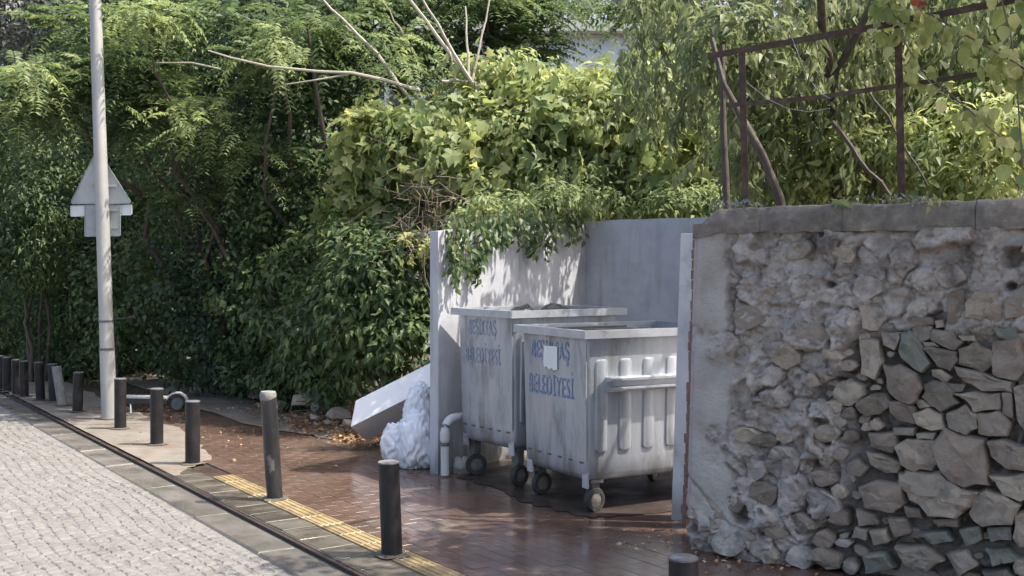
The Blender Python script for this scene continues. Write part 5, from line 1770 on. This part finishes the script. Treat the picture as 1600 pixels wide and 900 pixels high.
bl = [((613, 868), .547, .0618, 'dark bollard with a pale flat top on the yellow strip, below the sacks', (-.022, 0), 'bollard', 'cap', False),
      ((430, 780), .775, .058, 'tallest bollard, paint peeling and with a whitish cap', (-.052, 0), 'bollard_peel', 'cap', True),
      ((301, 725), .536, .062, 'plain dark bollard at the end of the yellow strip', (0, 0), 'bollard', 'cap_dark', False),
      ((245, 695), .53, .060, 'dark bollard on the dusty concrete in front of the scooter wheel', (0, 0), 'bollard', 'cap_dark', False),
      ((188, 670), .52, .060, 'dark bollard touching the right side of the sign pole', (0, 0), 'bollard', 'cap_dark', False),
      ((121, 644), .46, .058, 'dark bollard standing alone left of the sign pole', (.012, 0), 'bollard', 'cap_dark', False),
      ((98, 634), .47, .056, 'bollard leaning left with a bare pale side', (-.075, 0), 'cap', 'cap', False),
      ((84, 628), .47, .056, 'dark bollard just behind the pale leaning one', (-.02, 0), 'bollard', 'cap_dark', False),
      ((64, 626), .48, .056, 'dark bollard tilted slightly left of the pale leaning one', (-.03, 0), 'bollard', 'cap_dark', False),
      ((38, 620), .46, .056, 'dark bollard, right one of the close pair at the far left', (-.01, 0), 'bollard', 'cap_dark', False),
      ((26, 617), .46, .056, 'dark bollard, left one of the close pair at the far left', (-.01, 0), 'bollard', 'cap_dark', False),
      ((11, 612), .46, .056, 'second bollard in from the left edge', (0, 0), 'bollard', 'cap_dark', False),
      ((2, 609), .46, .056, 'outermost bollard cut by the left edge', (0, 0), 'bollard', 'cap_dark', False)]
for (pp, h, r, lab, ln, mt, cp, bg) in bl:
    g = G(*pp)
    bollard(g.x, g.y, h, r, lab, ln, mt, cp, bg)
bollard(.72, 4.84, .47, .062, 'bollard of which only the top shows at the bottom edge, below the stone wall', (0, 0), 'bollard', 'cap_dark', False)

# ------------------------------------------------------------------ sign pole
PB = G(171, 655)
sp = empty('sign_pole', tuple(PB), 'tall pale grey steel pole carrying the backs of three road signs', 'pole')


def pole_x(z): return PB.x - .034 * z


bm = bmesh.new()
pts = [Vector((pole_x(z), PB.y, z)) for z in (-.05, .0, .4, .76, .80, 1.2, 2, 3, 4, 5, 6.2)]
tube_into(bm, pts, [.085, .084, .082, .080, .076, .075, .073, .070, .067, .064, .060], 24)
link('shaft', bm_mesh('shaft', bm, True), M['pole'], sp)
for z, r in ((.775, .086), (1.08, .079)):
    bm = bmesh.new(); tube_into(bm, [Vector((pole_x(z - .012), PB.y, z - .012)), Vector((pole_x(z + .012), PB.y, z + .012))], r, 24)
    link('band', bm_mesh('band', bm, True), M['galv_dark'], sp)
bm = bmesh.new(); tube_into(bm, [Vector((pole_x(0), PB.y, -.01)), Vector((pole_x(0), PB.y, .02))], .11, 20)
link('base_collar', bm_mesh('base_collar', bm, True), M['concrete'], sp)
SY = PB.y + .10


def plate(name, poly, y, mat, th=.004, bev=.0, rad=.02):
    """rounded polygon plate in the x-z plane"""
    out = []
    n = len(poly)
    for i in range(n):
        p = Vector(poly[i]); a_ = Vector(poly[i - 1]); b_ = Vector(poly[(i + 1) % n])
        u1 = (a_ - p).normalized(); u2 = (b_ - p).normalized()
        s0 = p + u1 * rad; s1 = p + u2 * rad
        for k in range(5):
            t = k / 4
            out.append((s0 * (1 - t) ** 2 + p * 2 * t * (1 - t) + s1 * t * t))
    bm = bmesh.new()
    f = [bm.verts.new((q.x, y, q.y)) for q in out]; g = [bm.verts.new((q.x, y + th, q.y)) for q in out]
    bm.faces.new(f); bm.faces.new(g[::-1])
    for i in range(len(f)): bm.faces.new((f[i], g[i], g[(i + 1) % len(f)], f[(i + 1) % len(f)]))
    # folded edge
    c = sum(out, Vector((0, 0))) / len(out)
    for i in range(len(out)):
        a_ = out[i]; b_ = out[(i + 1) % len(out)]
        a2_ = a_ + (c - a_).normalized() * .006; b2__ = b_ + (c - b_).normalized() * .006
        v = [bm.verts.new((a_.x, y - .010, a_.y)), bm.verts.new((b_.x, y - .010, b_.y)), bm.verts.new((b2__.x, y - .010, b2__.y)), bm.verts.new((a2_.x, y - .010, a2_.y))]
        w2 = [bm.verts.new((a_.x, y - .0005, a_.y)), bm.verts.new((b_.x, y - .0005, b_.y)), bm.verts.new((b2__.x, y - .0005, b2__.y)), bm.verts.new((a2_.x, y - .0005, a2_.y))]
        bm.faces.new(v); bm.faces.new((v[0], v[1], w2[1], w2[0])); bm.faces.new((v[2], v[3], w2[3], w2[2]))
    return link(name, bm_mesh(name, bm), mat, sp)


def xz(px, py):
    q = P(px, py, SY); return (q.x, q.z)


o = plate('triangular_sign', [xz(109, 319), xz(207, 318), xz(152, 232)], SY, M['signback'], rad=.05)
o = plate('wide_plate', [xz(110, 338.5), xz(206, 336), xz(206, 319.5), xz(110, 321)], SY + .012, M['signplate'], rad=.015)
o = plate('square_plate', [xz(133, 370), xz(189, 369), xz(189, 320), xz(133, 320)], SY - .012, M['signback'], rad=.015)
for z in (xz(0, 290)[1], xz(0, 328)[1], xz(0, 355)[1]):
    bm = bmesh.new()
    add_box(bm, (pole_x(z), SY - .022, z), (.14, 0, 0), (0, .006, 0), (0, 0, .016))
    link('bracket', bm_mesh('bracket', bm), M['signback'], sp)

# ------------------------------------------------------------------ scooter behind the pole
SC = G(275, 650)
Ysc = 13.35
sct = empty('kick_scooter', (P(230, 640, Ysc).x, Ysc, 0), 'parked grey kick scooter standing behind the pole and the bollards', 'scooter')
def sx(px): return P(px, 640, Ysc).x
xr = sx(277); xf = sx(181)
wr = .095
for nm, xw in (('rear_wheel', xr), ('front_wheel', xf)):
    we = empty(nm, Vector((xw, Ysc, wr)) - Vector(sct.location)); we.parent = sct
    bm = bmesh.new()
    pts = [Vector((xw + (wr - .02) * math.cos(2 * math.pi * k / 24), Ysc, wr + (wr - .02) * math.sin(2 * math.pi * k / 24))) for k in range(25)]
    tube_into(bm, pts, .02, 8, False)
    link('tyre', bm_mesh('tyre', bm, True), M['rubber'], we)
    bm = bmesh.new(); tube_into(bm, [Vector((xw, Ysc - .018, wr)), Vector((xw, Ysc + .018, wr))], wr - .028, 20)
    link('rim', bm_mesh('rim', bm), M['cap_dark'], we)
bm = bmesh.new()
d0, d1 = sx(190), sx(262)
add_hexa(bm, [(d0, Ysc - .08, .11), (d1, Ysc - .08, .10), (d1, Ysc + .08, .10), (d0, Ysc + .08, .11), (d0, Ysc - .08, .165), (d1, Ysc - .08, .155), (d1, Ysc + .08, .155), (d0, Ysc + .08, .165)])
link('deck', bm_mesh('deck', bm, bevel=.012), M['black'], sct)
bm = bmesh.new()
add_hexa(bm, [(d0, Ysc - .075, .166), (d1, Ysc - .075, .156), (d1, Ysc + .075, .156), (d0, Ysc + .075, .166), (d0, Ysc - .075, .188), (d1, Ysc - .075, .178), (d1, Ysc + .075, .178), (d0, Ysc + .075, .188)])
link('deck_cover', bm_mesh('deck_cover', bm), M['scooter'], sct)
bm = bmesh.new()
for k in range(9):
    t0 = R(165 - k * 17); t1 = R(165 - (k + 1) * 17)
    r0, r1 = .118, .134
    for (ta, tb) in ((t0, t1),):
        p = []
        for yy in (-.035, .035):
            p += [(xr + r0 * math.cos(ta), Ysc + yy, wr + r0 * math.sin(ta)), (xr + r0 * math.cos(tb), Ysc + yy, wr + r0 * math.sin(tb)), (xr + r1 * math.cos(tb), Ysc + yy, wr + r1 * math.sin(tb)), (xr + r1 * math.cos(ta), Ysc + yy, wr + r1 * math.sin(ta))]
        add_hexa(bm, p)
link('mudguard', bm_mesh('mudguard', bm), M['scooter'], sct)
bm = bmesh.new(); tube_into(bm, [(d1 - .03, Ysc, .13), (xr, Ysc + .03, wr)], .014, 8)
link('rear_fork', bm_mesh('rear_fork', bm), M['black'], sct)
top = P(176, 500, Ysc)
bm = bmesh.new(); tube_into(bm, [(xf, Ysc, .02 + wr), (xf + .01, Ysc, .3), top], [.018, .024, .02], 10)
link('steering_column', bm_mesh('steering_column', bm, True), M['black'], sct)
bm = bmesh.new(); tube_into(bm, [(d0 + .05, Ysc, .14), (xf + .012, Ysc, .30)], .025, 8)
link('neck', bm_mesh('neck', bm, True), M['black'], sct)
hb = empty('handlebar', top - Vector(sct.location)); hb.parent = sct
bm = bmesh.new(); tube_into(bm, [P(148, 499, Ysc - .05), P(165, 500, Ysc), P(190, 498, Ysc), P(212, 496, Ysc - .05)], .011, 8)
link('bar', bm_mesh('bar', bm, True), M['black'], hb)
for q0_, q1_ in ((148, 158), (202, 212)):
    bm = bmesh.new(); tube_into(bm, [P(q0_, 499 - (q0_ > 180) * 3, Ysc - .05 + (.02 if q0_ > 180 else 0)), P(q1_, 499.5 - (q0_ > 180) * 3, Ysc - .03 - (.02 if q0_ > 180 else 0))], .017, 8)
    link('grip', bm_mesh('grip', bm, True), M['rubber'], hb)
bm = bmesh.new(); tube_into(bm, [(d0 + .12, Ysc - .05, .11), (d0 + .16, Ysc - .16, .0)], .009, 6)
link('kickstand', bm_mesh('kickstand', bm), M['scooter'], sct)
